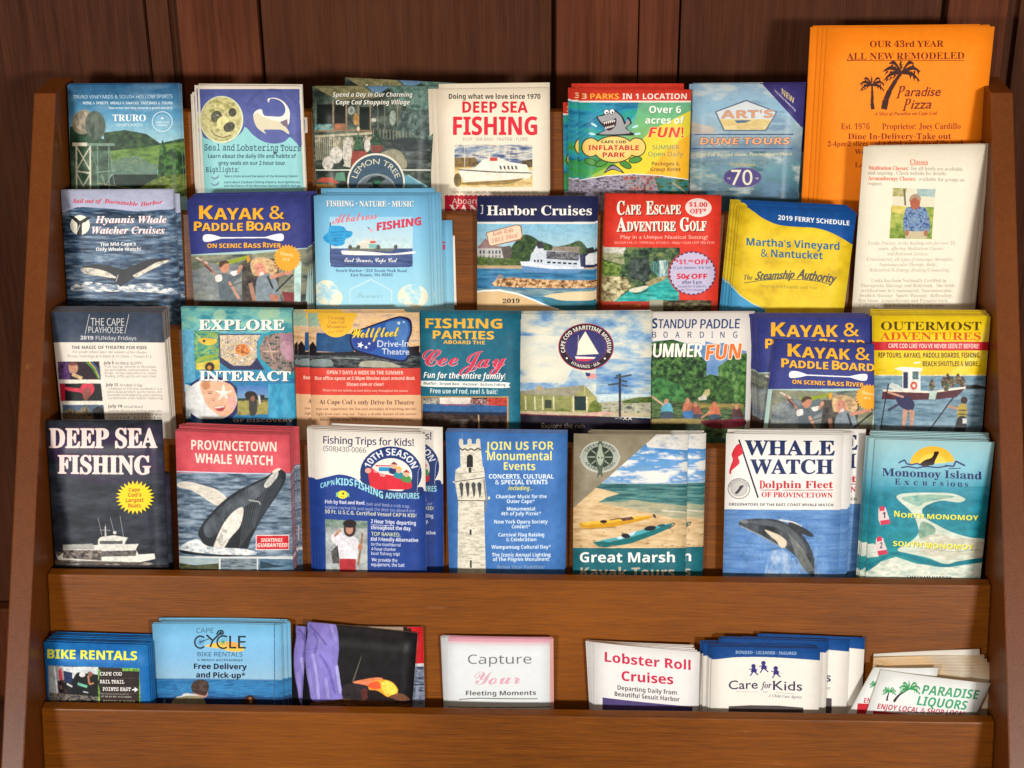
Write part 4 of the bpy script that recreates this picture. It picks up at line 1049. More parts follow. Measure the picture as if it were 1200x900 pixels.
# ---------------- row 3
K = Sheet('playhouse', C(45, 350, 205, 960), [(52, 92), (838, 95), (892, 862), (128, 850)], 3, 0.024, gloss=.36, paper='e2dcd0')
K.R(0, 0, 1000, 306, '384456'); K.N([(0, 60), (1000, 60), (1000, 306), (0, 306)], [None, '4c586c'], 160, 60, 1, a=.5)
K.T('THE CAPE', 330, 188, 566, 190, 52, 'd4d4d4', 'x', .015); K.T('PLAYHOUSE', 314, 238, 556, 242, 42, 'd4d4d4', 'x', .015); K.L([(322, 108), (292, 245)], 4, 'd4d4d4'); K.L([(600, 108), (570, 245)], 4, 'd4d4d4')
K.T('2019', 258, 286, 348, 288, 26, 'd8d8dc', 'b', .03); K.T('FUNday Fridays', 366, 288, 652, 290, 26, 'd0d0d4', 'x', .02)
K.T('THE MAGIC OF THEATRE FOR KIDS', 196, 352, 724, 354, 22, '484848', 'b'); K.T('For grade-school ages: the wonder of live theatre', 200, 380, 728, 384, 17, '989088', 'i'); K.T('Friday mornings at 9:30am & 11:30am. | Tickets $12', 172, 412, 758, 414, 17, '7c7870', 'x')
for i, (y, a, b) in enumerate(((440, 'July 5', 'BUBBLE GUPPY:'), (594, 'July 12', 'Acrobat U Say'), (745, 'July 19', 'Animal Wizard'))):
    K.T(a, 420 + i * 15, y + 20, 492 + i * 30, y + 20, 20, '383838', 'b'); K.T(b, 506 + i * 28, y + 22, 694, y + 22, 18, '5c5c5c', 'x')
K.para(425, 486, 790, ['The Secret World of Bubbles', 'See giant bubbles, rainbow bubbles, “Fog', 'Rings”, funky caterpillars in capes,', 'floating, softly, gently and much more.'], 22, 16, '807c74', 'x', 2)
K.para(440, 640, 830, ['“Traditions of Chinese Acrobatics” is a', 'spectacular acrobatic performance, incl.', 'awesome hand balancing, plate spinning,', 'contortion and ribbon dancing.'], 22, 16, '807c74', 'x', 4)
K.para(455, 795, 830, ['Animals Wizard is a thrilling show with', 'exotic creatures', 'and birds'], 24, 16, '807c74', 'x')
K.P([(98, 441), (390, 441), (402, 568), (104, 568)], '241420'); K.N([(98, 441), (180, 441), (190, 568), (104, 568)], ['2c1434', '6c4c84', '1c1020'], 24, 24, 2); K.S([(175, 470), (200, 452), (235, 465), (240, 500), (215, 530), (185, 515)], 'b4846c'); K.L([(200, 530), (270, 560)], 24, 'c4a87c'); K.S([(178, 455), (205, 445), (235, 455), (228, 468), (190, 470)], '6c3c34')
for i, c in enumerate(('4c8c3c', 'b0b040', '3c5c9c')): K.L([(300 + i * 18, 445), (345 + i * 16, 490), (385 + i * 6, 560)], 9, c)
K.P([(112, 595), (402, 595), (415, 718), (120, 718)], '181c1c'); K.P([(112, 595), (150, 595), (152, 718), (120, 718)], 'b41c34'); K.S([(150, 620), (250, 628), (270, 600), (310, 595), (345, 600), (355, 640), (330, 680), (290, 690), (260, 660), (170, 645)], 'c83c50'); K.S([(280, 640), (320, 630), (330, 665), (300, 715), (275, 690)], '8c4c44')
K.P([(132, 745), (420, 745), (430, 850), (138, 850)], '4c6078'); K.N([(132, 800), (180, 770), (240, 790), (300, 750), (330, 800), (420, 790), (430, 850), (138, 850)], ['4c4034', '8c7c60', '34302c'], 30, 24, 5); K.N([(340, 780), (380, 755), (420, 770), (430, 850), (350, 850)], ['1c1c20', '343034'], 20, 20)
K.M([(98, 441), (405, 441), (430, 850), (120, 850)], .35, 10, 10); K.finish(edge='c0a890')
K.place('front white theatre leaflet with slate blue heading and three small stage photos, third row', group='theatre leaflets, third row',
        copies=stack(6, 2.2, .15, .1, 3, .4, .3), copy_label='spare theatre leaflet in the thick stack behind the front one')

K = Sheet('programme_back', C(45, 350, 205, 960), [(125, 66), (905, 54), (958, 862), (190, 862)], 3, 0.004, gloss=.5, paper='b89c82')
K.N([(860, 40), (1000, 40), (1000, 300), (860, 300)], ['8c6c50', 'b89c82', 'c8ac90'], 9, 60, 2); K.finish(edge='b09880')
K.place('plain tan sheets behind the theatre leaflets, their right edge showing, third row', 'card', 'plain tan sheets behind the theatre leaflets',
        copies=[(1.6, -3.5, -.3)])

K = Sheet('explore', C(200, 350, 360, 960), [(72, 65), (850, 78), (880, 862), (105, 850)], 3, 0.011, gloss=.32, ext=.1)
K.G([(50, '5ca8c0'), (300, '3c94b8'), (900, '1c6c9c')]); K.N([(60, 60), (860, 60), (860, 240), (60, 240)], ['3c8c9c', '70b8b8', '8cc4b0'], 90, 40, 1); K.N([(60, 220), (160, 220), (180, 700), (60, 700)], ['4c9cc4', '70b4d4'], 60, 200, 2)
for x, y, r in ((345, 115, 45), (665, 110, 50), (730, 100, 40)): K.E(x, y, r, r * .85, 'b4d0a8', a=.5)
K.N([(165, 225), (340, 235), (345, 500), (170, 500)], ['1c7068', '3c9078', '8cac4c', '2c8488'], 60, 26, 3); K.S([(200, 285), (240, 275), (310, 285), (325, 305), (280, 325), (220, 315)], 'e4b434'); K.E(235, 297, 10, 10, '3c2c1c'); K.L([(165, 235), (215, 285)], 5, 'b8c468'); K.L([(310, 300), (335, 262)], 4, 'd8c478')
K.S([(180, 430), (240, 400), (320, 395), (325, 410), (250, 425), (190, 450)], '94ac34'); K.N([(180, 455), (345, 425), (345, 500), (180, 500)], ['c8b434', 'dcc858'], 30, 20); K.E(275, 480, 34, 34, '34241c'); K.E(272, 484, 14, 14, 'c48c2c')
K.P([(335, 248), (640, 248), (610, 300), (600, 400), (640, 470), (660, 500), (420, 500), (345, 450)], '2c3058'); K.N([(345, 255), (635, 255), (608, 300), (604, 420), (560, 470), (440, 470), (352, 410)], ['3c3858', 'e4dcc8', 'd0b04c', '9484a4', 'f0ead8'], 13, 13, 5, octv=3); K.N(K.ep(505, 360, 52, 42), ['8c4420', 'cc7434', 'e0a468'], 12, 10, 6)
K.P([(610, 330), (650, 250), (720, 225), (900, 225), (900, 580), (700, 500), (620, 430)], '2494a8'); K.N([(622, 350), (660, 265), (740, 240), (880, 235), (890, 520), (720, 500), (635, 420)], ['2c3c40', '74706c', 'a8887c', '4c4c50'], 20, 20, 7); K.S([(770, 330), (800, 295), (870, 300), (880, 430), (820, 430), (780, 380)], 'b48c9c'); K.P([(760, 250), (880, 240), (880, 300), (780, 300)], 'a0788c')
K.L([(650, 370), (760, 370)], 10, 'c0a090'); K.L([(690, 320), (720, 430)], 9, 'b89888'); K.M([(60, 220), (900, 220), (900, 560), (60, 560)], .3, 10, 10)
K.P([(100, 590), (900, 560), (900, 1000), (100, 1000)], '2878a8'); K.E(290, 715, 205, 170, '24245c'); K.star(290, 715, 180, 205, 30, '24245c', .85); K.P([(100, 600), (150, 615), (140, 830), (110, 850)], 'c8d4d4')
K.E(285, 710, 182, 148, 'd8dcdc'); K.S([(210, 590), (330, 580), (430, 610), (460, 700), (440, 790), (370, 830), (300, 790), (250, 740), (220, 660)], 'e0b090'); K.S([(215, 590), (260, 580), (280, 620), (240, 640)], 'c0845c')
K.S([(300, 765), (340, 770), (385, 750), (370, 785), (335, 790)], 'b03c44'); K.L([(310, 768), (378, 758)], 7, 'f0e8e0'); K.L([(262, 664), (290, 668)], 6, '5c3c34'); K.L([(255, 655), (295, 655)], 4, '8c5c44'); K.E(300, 715, 12, 9, 'cc9478')
for a in (90, 162, 234, 306, 18): K.P([(372 + 16 * cos(radians(a + 90)), 665 - 14 * sin(radians(a + 90))), (372 + 74 * cos(radians(a)), 665 - 68 * sin(radians(a))), (372 - 16 * cos(radians(a + 90)), 665 + 14 * sin(radians(a + 90)))], 'f0e4dc')
K.S([(400, 700), (440, 690), (462, 730), (440, 780), (410, 760)], 'e8a8a0')
K.RG(468, 610, 685, 720, '3c74b8', '7ca0c0'); K.N([(470, 710), (685, 700), (685, 810), (470, 820)], ['6c6434', 'a89c54', '8c8c4c'], 40, 20, 8); K.P([(470, 700), (685, 695), (685, 712), (470, 718)], '2c4030')
K.S([(520, 680), (535, 655), (575, 650), (605, 670), (590, 690), (560, 700), (540, 710)], '241c1c'); K.S([(555, 700), (590, 695), (610, 740), (600, 810), (560, 820), (550, 750)], '3c3c38'); K.E(578, 702, 16, 20, '8c6048'); K.L([(590, 690), (660, 690)], 26, '20242c'); K.L([(620, 680), (628, 740)], 14, 'd8d4d4')
K.M([(100, 580), (690, 580), (690, 850), (100, 850)], .22, 18, 18)
K.N([(685, 600), (880, 595), (880, 900), (690, 900)], ['2c88b0', '3c9cc4', '4cacd0'], 40, 90, 9); K.R(100, 845, 900, 900, '10304c'); K.T('OF DISCOVERY', 440, 866, 860, 866, 20, 'c0a090', 'b')
K.T('EXPLORE', 200, 218, 798, 220, 70, 'f2f0e8', 's', .08, sh=6, shc='203040'); K.T('INTERACT', 202, 574, 842, 578, 66, 'f2f0e8', 's', .09, sh=6, shc='202838')
K.finish(edge='5c9ca4')
K.place('blue collage leaflet with sea creatures and a laughing child holding a starfish, third row', group='discovery leaflets, third row', copies=[(1.8, .4, .5), (3.6, -.5, .7), (5.4, .7, 1.1)], copy_label='spare blue collage leaflet behind the front one')

K = Sheet('drivein', C(335, 350, 505, 1020), [(155, 100), (940, 95), (952, 870), (182, 880)], 3, 0.012, gloss=.4, ext=.1)
K.F('e0b48c'); K.N([(0, 80), (1000, 80), (1000, 340), (0, 340)], ['c89868', 'e4c08c', 'dcbc98', 'b8a090'], 110, 24, 1); K.N([(150, 100), (230, 100), (230, 195), (150, 195)], ['8cb0a0', 'a4c0a8'], 50, 40, 2)
K.P([(215, 240), (470, 245), (480, 380), (212, 370)], '1c4c7c'); K.N([(165, 330), (190, 300), (216, 340), (216, 380), (480, 370), (940, 330), (940, 430), (165, 430)], ['14141c', '241c20'], 30, 16, 3); K.R(165, 375, 950, 490, '1c1c24')
K.N([(165, 400), (950, 400), (950, 486), (165, 486)], ['14141c', '2c3438', '5c6468', '1c1c20'], 60, 12, 4); K.S([(180, 430), (300, 425), (330, 450), (320, 475), (180, 470)], '7c8c8c'); K.S([(520, 455), (560, 435), (700, 440), (800, 470), (780, 482), (540, 478)], 'a4a494'); K.L([(340, 415), (520, 420)], 8, '889494')
K.M([(150, 100), (1000, 100), (1000, 486), (150, 486)], .25, 20, 8)
K.S([(240, 100), (480, 90), (475, 170), (450, 230), (380, 268), (310, 262), (260, 220), (240, 170)], 'e8b83c')
K.T('Creating', 296, 144, 414, 144, 22, 'b47c30', 's'); K.T('Cape Cod', 300, 174, 414, 174, 22, 'b47c30', 's'); K.T('Memories', 288, 206, 428, 206, 22, 'b47c30', 's'); K.T('since 1957', 296, 240, 410, 236, 16, 'b8843c', 'i')
K.S([(450, 280), (470, 230), (560, 200), (760, 130), (830, 125), (880, 150), (888, 230), (862, 310), (880, 370), (850, 435), (790, 440), (640, 410), (500, 372), (462, 340)], '18183c'); K.S([(462, 280), (480, 240), (570, 208), (765, 140), (826, 138), (866, 165), (874, 230), (848, 310), (864, 370), (840, 422), (795, 428), (650, 398), (510, 360), (474, 330)], '2858a8')
K.S([(470, 290), (500, 250), (600, 240), (640, 330), (600, 370), (510, 350)], '24388c', .8); K.S([(700, 180), (820, 150), (860, 180), (860, 230), (840, 320), (850, 400), (780, 300)], '5484bc', .6)
K.star(525, 325, 11, 26, 5, 'f0f0e8'); K.star(565, 340, 6, 15, 5, 'f0f0e8'); K.star(588, 314, 5, 13, 5, 'f0f0e8'); K.star(795, 170, 6, 16, 5, 'd0e4f0'); K.star(830, 162, 4, 10, 5, 'd0e4f0')
K.T('Wellfleet', 462, 275, 795, 262, 68, 'f0d038', 'c', .035, sh=4, shc='7c5c18'); K.T('Drive-In', 645, 338, 862, 336, 46, 'd8dce4', 'p', .02); K.T('Theatre', 676, 390, 868, 392, 42, 'd8dce4', 'p', .02)
K.R(0, 487, 1000, 676, 'cf4034'); K.T('OPEN 7 DAYS A WEEK IN THE SUMMER', 288, 530, 826, 532, 26, 'f0ccc0', 'b', .02); K.T('Box office opens at 5:30pm Movies start around dusk', 205, 570, 908, 570, 24, 'f0ccc0', 'b', .02); K.T('Shows rain or clear!', 428, 612, 690, 612, 24, 'f0ccc0', 'b', .02); K.T('Please visit our website as start times vary throughout the season', 260, 650, 858, 654, 15, 'ecbcac', 'b')
K.T('At Cape Cod’s only Drive-In Theatre', 236, 740, 902, 744, 32, '5c4438', 's'); K.T('you can  experience the fun and nostalgia of watching movies', 212, 782, 916, 782, 18, '7c5c48', 's'); K.T('right from your own car!  Enjoy a double feature of the newest', 212, 818, 918, 818, 18, '7c5c48', 's'); K.T('films on our large 100 ft screen with snacks at the bar', 240, 858, 890, 858, 18, '7c5c48', 's')
K.finish(edge='b8946c')
K.place('orange and red drive-in leaflet with a blue boomerang badge, third row', group='drive-in leaflets, third row',
        copies=[(1.8, -10.2, .3, 0, 'second drive-in leaflet shifted left so its left strip shows'), (3.6, -13.4, .2), (5.2, -12, 1, .1), (7, -13.6, 1.6), (9, -13, 2.2)], copy_label='spare drive-in leaflet behind the two front ones')

K = Sheet('ceejay', C(485, 350, 620, 784), [(38, 92), (722, 98), (725, 880), (50, 890)], 3, 0.011, gloss=.38, ext=.1)
K.F('1a6478'); K.N([(0, 0), (800, 0), (800, 950), (0, 950)], ['165c74', '1c6c84'], 200, 200, 1)
Y = 'e8b040'
K.T('FISHING', 80, 198, 600, 200, 64, Y, 'b', .05, sh=3, shc='6c6c50'); K.T('PARTIES', 130, 270, 545, 275, 54, Y, 'b', .05, sh=3, shc='6c6c50'); K.T('ABOARD THE', 202, 306, 482, 310, 24, Y, 'b', .05)
K.T('Cee', 60, 458, 300, 456, 110, 'e8d8dc', 'c', .07); K.T('Cee', 60, 456, 300, 454, 108, 'cc3450', 'c', .035); K.T('Jay', 310, 478, 625, 460, 112, 'e8d8dc', 'c', .07); K.T('Jay', 310, 476, 625, 458, 110, 'cc3450', 'c', .035)
K.T('Fun for the entire family!', 66, 538, 622, 548, 40, 'f4f4f0', 'o', .01, sh=3, shc='0c3848'); K.S([(50, 572), (60, 558), (350, 562), (630, 568), (644, 588), (630, 606), (350, 602), (62, 596)], 'e8ece8')
K.T('Bluefish • Striped Bass • Mackerel • Bottom Fishing', 66, 584, 622, 594, 18, '54686c', 'b'); K.T('Free use of rod, reel & bait!', 112, 642, 568, 648, 32, 'd8e4e4', 'b')
K.R(50, 664, 644, 1000, 'b8905c'); K.R(58, 672, 634, 1000, '241c1c'); K.N([(60, 676), (170, 676), (170, 716), (60, 716)], ['24242c', '8c8c84', 'c8c0b4'], 14, 14, 2); K.R(175, 672, 390, 716, 'd8cfc8'); K.N([(385, 680), (560, 680), (560, 728), (385, 728)], ['20202c', '8c4c44', 'b0a8ac'], 12, 14, 3); K.N([(500, 676), (634, 676), (634, 726), (510, 726)], ['a83028', 'c8483c', '6c2424'], 18, 20, 4)
K.P([(58, 715), (390, 718), (634, 732), (634, 775), (58, 770)], '2c5c90'); K.L([(190, 720), (390, 724)], 5, 'a84454'); K.P([(58, 765), (634, 772), (634, 796), (58, 784)], '18243c'); K.N([(60, 780), (634, 796), (634, 1000), (60, 1000)], ['1c1414', '342420', '4c3c34'], 34, 24, 5); K.R(245, 820, 370, 850, '5c544c'); K.L([(440, 790), (444, 900)], 9, 'b8a084')
K.M([(58, 672), (634, 672), (634, 1000), (58, 1000)], .35, 12, 12); K.finish(edge='8c8c90')
K.place('teal fishing parties leaflet with red script across it, third row', group='teal leaflets, third row', copies=[(1.8, .5, .3), (3.6, .9, .7), (5.4, .3, 1.1), (7.2, 1.4, 1.6)], copy_label='spare teal leaflet behind the front one')

K = Sheet('maritime', C(605, 355, 770, 990), [(28, 78), (950, 72), (945, 880), (28, 880)], 3, 0.0125, gloss=.36, ext=.1)
K.G([(60, '8cb0d0'), (400, '90b4d0'), (650, 'bcd0d4')]); K.N([(0, 60), (1000, 60), (1000, 620), (0, 620)], ['5c8cc0', '94b4cc', 'd0d4c8', 'e4e0cc'], 190, 90, 4, octv=5); K.N([(0, 230), (320, 230), (420, 420), (340, 560), (0, 560)], [None, 'd8d8c8', 'e4e0cc'], 160, 90, 5, a=.8); K.N([(560, 400), (1000, 380), (1000, 640), (560, 640)], ['4c80bc', '84a8c8', 'c0ccc8'], 160, 40, 6)
K.N([(560, 700), (700, 690), (850, 660), (960, 660), (960, 790), (560, 780)], ['4c5c34', 'a4a488', 'b8b4a8', '8c9464'], 30, 14, 7); K.N([(740, 690), (850, 664), (960, 660), (960, 700), (760, 706)], ['34481c', '5c7434'], 24, 10)
K.P([(28, 640), (100, 610), (480, 576), (560, 660), (560, 770), (28, 770)], 'a09c74'); K.P([(28, 620), (140, 608), (480, 576), (410, 660), (100, 650), (28, 645)], '94907c'); K.N([(28, 640), (400, 655), (400, 765), (28, 760)], ['7c8450', '98985c'], 100, 5, 8); K.P([(480, 578), (565, 668), (400, 664)], '949460'); K.R(385, 660, 565, 765, 'a8a468')
K.R(408, 655, 490, 755, '1c3434'); K.L([(400, 655), (402, 765)], 9, 'dcd4b0'); K.L([(495, 655), (497, 765)], 9, 'dcd4b0'); K.L([(480, 580), (480, 650)], 4, 'c8c498')
for x in (65, 130, 185, 262): K.L([(x, 655), (x + 2, 750)], 10, 'd0cca4')
K.R(200, 680, 248, 740, '3c4438'); K.P([(180, 665), (220, 640), (265, 665)], '8c8c60'); K.S([(140, 610), (145, 585), (165, 578), (185, 590), (190, 612)], 'a89878')
K.N([(500, 770), (520, 700), (560, 680), (600, 720), (600, 780)], ['4c5c24', '7c8c3c'], 14, 14, 3); K.N([(270, 760), (320, 740), (380, 760)], ['3c4c20', '6c7c3c'], 10, 10)
K.N([(28, 760), (960, 775), (960, 805), (28, 785)], ['b09c80', 'c8b498', 'a4ac84'], 60, 10, 9); K.P([(760, 740), (790, 720), (830, 745)], '54585c'); K.R(720, 500, 736, 800, '28242c')
for a in (((690, 530), (810, 505)), ((700, 515), (735, 500)), ((645, 576), (725, 565)), ((730, 545), (780, 552)), ((730, 575), (785, 585))): K.L(a, 13, '3c4c5c')
K.S([(470, 780), (600, 765), (700, 772), (560, 790)], 'd4a89c'); K.P([(28, 782), (250, 790), (560, 796), (960, 812), (960, 1000), (28, 1000)], '1c1628'); K.L([(28, 782), (250, 790), (560, 798)], 8, '6c2438')
K.M([(28, 560), (960, 560), (960, 790), (28, 790)], .3, 10, 8)
K.T('==XX', 692, 822, 816, 822, 22, 'd8d4d0', 'b'); K.T('Explore the rich', 178, 878, 480, 878, 34, 'a8a098', 'p')
K.P([(484, 488), (560, 500), (566, 530), (500, 532)], 'd89494'); K.P([(484, 488), (520, 492), (518, 515), (492, 515)], '2c3c6c')
for r, c in ((0, 'a83040'), (6, '241c2c'), (46, '8c2c44'), (50, '34346c')): K.E(490, 308, 195 - r, 165 - r * .95, c)
K.A('CAPE COD MARITIME MUSEUM', 490, 308, 150, 122, 197, -17, 28, 'f0ece0', 'b'); K.A('HYANNIS • MA', 490, 305, 172, 152, 232, 306, 22, 'e0dcd0', 'b', flip=True); K.E(355, 388, 7, 7, 'f0ece0'); K.E(622, 390, 7, 7, 'f0ece0')
K.P([(485, 198), (580, 358), (424, 366), (440, 270)], 'f0e4d0'); K.L([(436, 225), (432, 365)], 4, 'c8bcb0'); K.P([(412, 375), (560, 380), (540, 398), (420, 396)], 'f0e8e0'); K.P([(420, 392), (556, 392), (500, 412), (430, 408)], 'b83450')
K.finish(edge='b8b4a8')
K.place('cloudy sky leaflet with an oval navy sailboat badge above a green boathouse, third row', group='museum leaflets, third row', copies=[(1.8, -.7, .4), (3.6, .3, .6), (5.4, .9, 1), (7.2, .2, 1.4)], copy_label='spare boathouse leaflet behind the front one')

K = Sheet('paddle', C(755, 355, 890, 810), [(-20, 74), (765, 70), (732, 868), (-8, 868)], 3, 0.0095, gloss=.4, paper='d8d4d0', ext=.1)
K.P([(-60, 280), (60, 270), (200, 258), (320, 290), (430, 300), (560, 280), (700, 350), (722, 380), (705, 1000), (-60, 1000)], '5c84ac'); K.N([(430, 270), (720, 340), (710, 520), (430, 520)], ['5480b4', '7c9cc0'], 60, 40, 1)
K.N([(-60, 290), (60, 275), (200, 258), (300, 290), (400, 380), (440, 420), (430, 640), (440, 700), (-60, 700)], ['0e2010', '1c3c1c', '386430', '5c8444'], 26, 26, 2); K.N([(520, 450), (560, 420), (640, 360), (722, 355), (712, 700), (520, 700)], ['1c3c1c', '3c6c30', '688c48'], 22, 24, 3); K.N([(400, 540), (460, 500), (540, 520), (620, 540), (640, 700), (400, 700)], ['122c14', '2c5424', '4c7434'], 20, 20, 4); K.N([(-20, 600), (100, 520), (260, 580), (320, 690), (0, 720)], ['1c4420', '34703c', '4c8444'], 26, 22, 5)
K.P([(400, 660), (430, 610), (460, 605), (462, 640), (440, 665)], 'a8a070'); K.P([(380, 665), (430, 645), (440, 680), (380, 685)], 'c0bcb0'); K.N([(-20, 690), (400, 690), (710, 700), (700, 1000), (-20, 1000)], ['14281c', '3c5434', '5c7444', '2c4c3c'], 70, 14, 6); K.N([(380, 705), (700, 710), (700, 745), (380, 740)], ['6c6434', '9c8c4c'], 60, 10)
for (x, y, c, t) in ((155, 700, '58a0b8', 'c89078'), (305, 695, 'b06c50', 'c08468'), (360, 720, '8c5040', 'b07860'), (490, 720, 'bc6c4c', 'b46c50'), (650, 740, '4c2c2c', 'b07c64')):
    K.S([(x - 30, y + 20), (x, y - 4), (x + 34, y + 16), (x + 44, y + 90), (x - 30, y + 90)], c); K.E(x, y - 8, 15, 18, t); K.S([(x - 34, y + 70), (x + 40, y + 66), (x + 44, y + 120), (x - 30, y + 122)], '3c4c5c')
K.L([(50, 655), (140, 720)], 12, 'c89c84'); K.L([(470, 760), (400, 810)], 12, 'c08468'); K.L([(560, 800), (440, 840)], 8, '1c1c1c'); K.S([(275, 765), (340, 760), (335, 810), (280, 800)], '3c6ca0')
K.S([(-30, 830), (60, 815), (300, 812), (420, 820), (400, 850), (180, 870), (-30, 862)], '8c7c4c'); K.S([(400, 830), (560, 820), (700, 815), (690, 870), (480, 880)], '6c2430'); K.N([(-20, 850), (400, 850), (400, 1000), (-20, 1000)], ['1c2c20', '34442c'], 30, 10)
K.M([(-20, 590), (712, 590), (700, 900), (-20, 900)], .4, 12, 12)
K.T('S', 58, 180, 92, 178, 70, '243c6c', 'b', .03); K.T('TANDUP', 96, 178, 366, 178, 62, '243c6c', 'x', .06, slant=.06); K.T('PADDLE', 395, 180, 668, 178, 64, '243c6c', 'x', .06, slant=.06)
for c, x in zip('BOARDING', (56, 136, 220, 306, 392, 474, 536, 626)): K.T(c, x, 245, x + (28 if c != 'I' else 8), 245, 42, '344464', 'x', .03)
K.T('SUMMER', 8, 380, 402, 378, 92, 'f0ece4', 'x', .10, slant=.08, out=4, outc='24282c'); K.T('FUN', 432, 400, 672, 390, 104, 'e0702c', 'b', .04, slant=.12, out=7, outc='f0e0d0')
K.finish(edge='b89c8c')
K.place('white leaflet with big brush lettering over a green pond photo of paddlers, third row', group='paddling leaflets, third row', copies=[(1.8, .9, .2), (3.6, .4, .7), (5.4, 1.3, 1.2), (7.0, .6, 1.8)], copy_label='spare paddling leaflet behind the front one')

K = Sheet('kayak_stack', C(875, 355, 1040, 958), [(62, 96), (866, 98), (830, 885), (95, 885)], 3, 0.015, gloss=.4)
kayak_art(K, lambda x, y: (26 + x * 1.005 + (y - 100) * -.035, 90 + (y - 112) * .99), 1.0)
K.finish(edge='9c8c98')
K.place('navy kayak leaflet standing straight, half covered by a tilted copy, third row', group='kayak leaflets, third row', stackname='straight kayak stack, third row',
        copies=[(2, -1, .6), (4, -1.8, 1), (6, -3.6, 1.6), (8, -5, 2), (10, -5.5, 2.6)], copy_label='spare kayak leaflet behind the half covered one in the third row')
K = Sheet('kayak_loose', C(875, 355, 1040, 958), [(186, 248), (952, 282), (862, 885), (112, 872)], 3, 0.0195, gloss=.4)
kayak_art(K, lambda x, y: (158 + x * .938 + (y - 112) * -.105, 232 + (y - 112) * .905 + x * .045), .92)
K.finish(edge='9c8c98')
K.place('tilted navy kayak leaflet slipped lower in front of its straight stack, third row', group='kayak leaflets, third row')

K = Sheet('outermost', C(1015, 355, 1175, 929), [(70, 86), (862, 90), (806, 880), (74, 885)], 3, 0.021, gloss=.34)
K.F('e4c414'); K.N([(0, 60), (930, 60), (930, 500), (0, 500)], ['dcb80c', 'e8cc20'], 160, 80, 1)
for i in range(5): K.P([(860, 80 + i * 60), (880, 110 + i * 60), (700 - i * 30, 480), (680 - i * 30, 480)], 'e8dc70', .28)
K.T('OUTERMOST', 118, 184, 798, 184, 56, '4c3c14', 's'); K.T('ADVENTURES', 112, 252, 794, 252, 52, 'c8541c', 's'); K.R(0, 264, 930, 322, 'c0202c'); K.T('CAPE COD LIKE YOU’VE NEVER SEEN IT BEFORE!', 168, 306, 784, 308, 30, 'f0d8d0', 'b', .01)
K.T('RIP TOURS, KAYAKS, PADDLE BOARDS, FISHING,', 100, 372, 792, 372, 34, '4c3c18', 'b', .01); K.T('BEACH SHUTTLES & MORE...', 400, 430, 796, 430, 34, '4c3c18', 'b', .01)
K.N([(0, 492), (930, 492), (930, 1000), (0, 1000)], ['4c6c80', '6c8ca0', '84a0b0'], 120, 16, 2); K.L([(100, 492), (850, 492)], 6, 'dcd4ac'); K.N([(680, 565), (760, 555), (830, 570), (830, 585), (700, 588)], ['1c1c20', '3c3c3c'], 16, 10)
K.P([(130, 590), (450, 600), (690, 570), (680, 590), (630, 640), (500, 655), (340, 660), (120, 655)], '4c1c28'); K.P([(130, 588), (450, 600), (695, 568), (690, 582), (460, 612), (130, 602)], 'e4dccc'); K.P([(450, 600), (500, 598), (485, 655), (440, 655)], 'a8c4b8')
K.R(262, 450, 385, 598, 'd8dcd8'); K.P([(205, 446), (260, 434), (400, 442), (395, 464), (262, 462)], 'ecebe0'); K.R(268, 470, 300, 580, '20284c'); K.R(330, 465, 372, 520, '4c6c70'); K.E(340, 562, 24, 28, 'c0442c'); K.E(340, 562, 11, 13, 'e0d4c8'); K.L([(340, 408), (385, 404)], 10, 'e8e8e0')
for x, y, c in ((462, 560, '5c7c50'), (545, 545, '3c4c24'), (570, 520, '2c2820'), (600, 540, '7c7c40'), (640, 520, '8c8454'), (670, 540, '54502c'), (560, 570, '4c8450')): K.N(K.ep(x, y, 20, 34), [c, '24201c', 'b08c6c'], 12, 14, x); K.E(x, y - 32, 9, 10, '4c3428')
K.L([(175, 560), (240, 590)], 26, 'd4dcdc'); K.S([(180, 560), (190, 545), (240, 560), (260, 590), (200, 590)], 'c4ccc8')
K.S([(215, 640), (260, 625), (320, 650), (345, 690), (325, 730), (270, 720), (235, 690)], '24244c'); K.L([(235, 690), (165, 730)], 18, '3c3c58'); K.L([(160, 605), (270, 640)], 14, 'c09078'); K.P([(265, 720), (300, 730), (290, 800), (270, 870), (255, 870), (262, 790)], 'b88c74'); K.P([(305, 725), (345, 730), (340, 800), (325, 870), (308, 870), (315, 790)], 'b88c74'); K.L([(168, 550), (140, 700), (112, 880)], 8, '1c1c24')
K.E(682, 662, 24, 26, '34201c'); K.S([(640, 705), (670, 685), (700, 700), (695, 780), (640, 785)], 'a89440'); K.L([(640, 730), (700, 730)], 7, '2c2c24'); K.L([(638, 755), (698, 757)], 7, '2c2c24'); K.L([(645, 720), (565, 700)], 16, 'b88c6c'); K.S([(640, 780), (695, 780), (690, 870), (660, 870), (650, 880), (615, 880)], '282428'); K.R(672, 785, 700, 820, 'd0d0cc'); K.L([(610, 640), (440, 870)], 10, '20242c'); K.R(0, 830, 930, 1000, '3c4048', .45); K.M([(0, 440), (930, 495), (930, 1000), (0, 1000)], .3, 12, 10)
K.finish(edge='b09c70')
K.place('yellow topped adventure leaflet with an open boat and paddlers, right end of the third row', group='yellow boat leaflets, third row', copies=stack(7, 1.9, -.15, .28, 8), copy_label='spare yellow boat leaflet behind the front one')

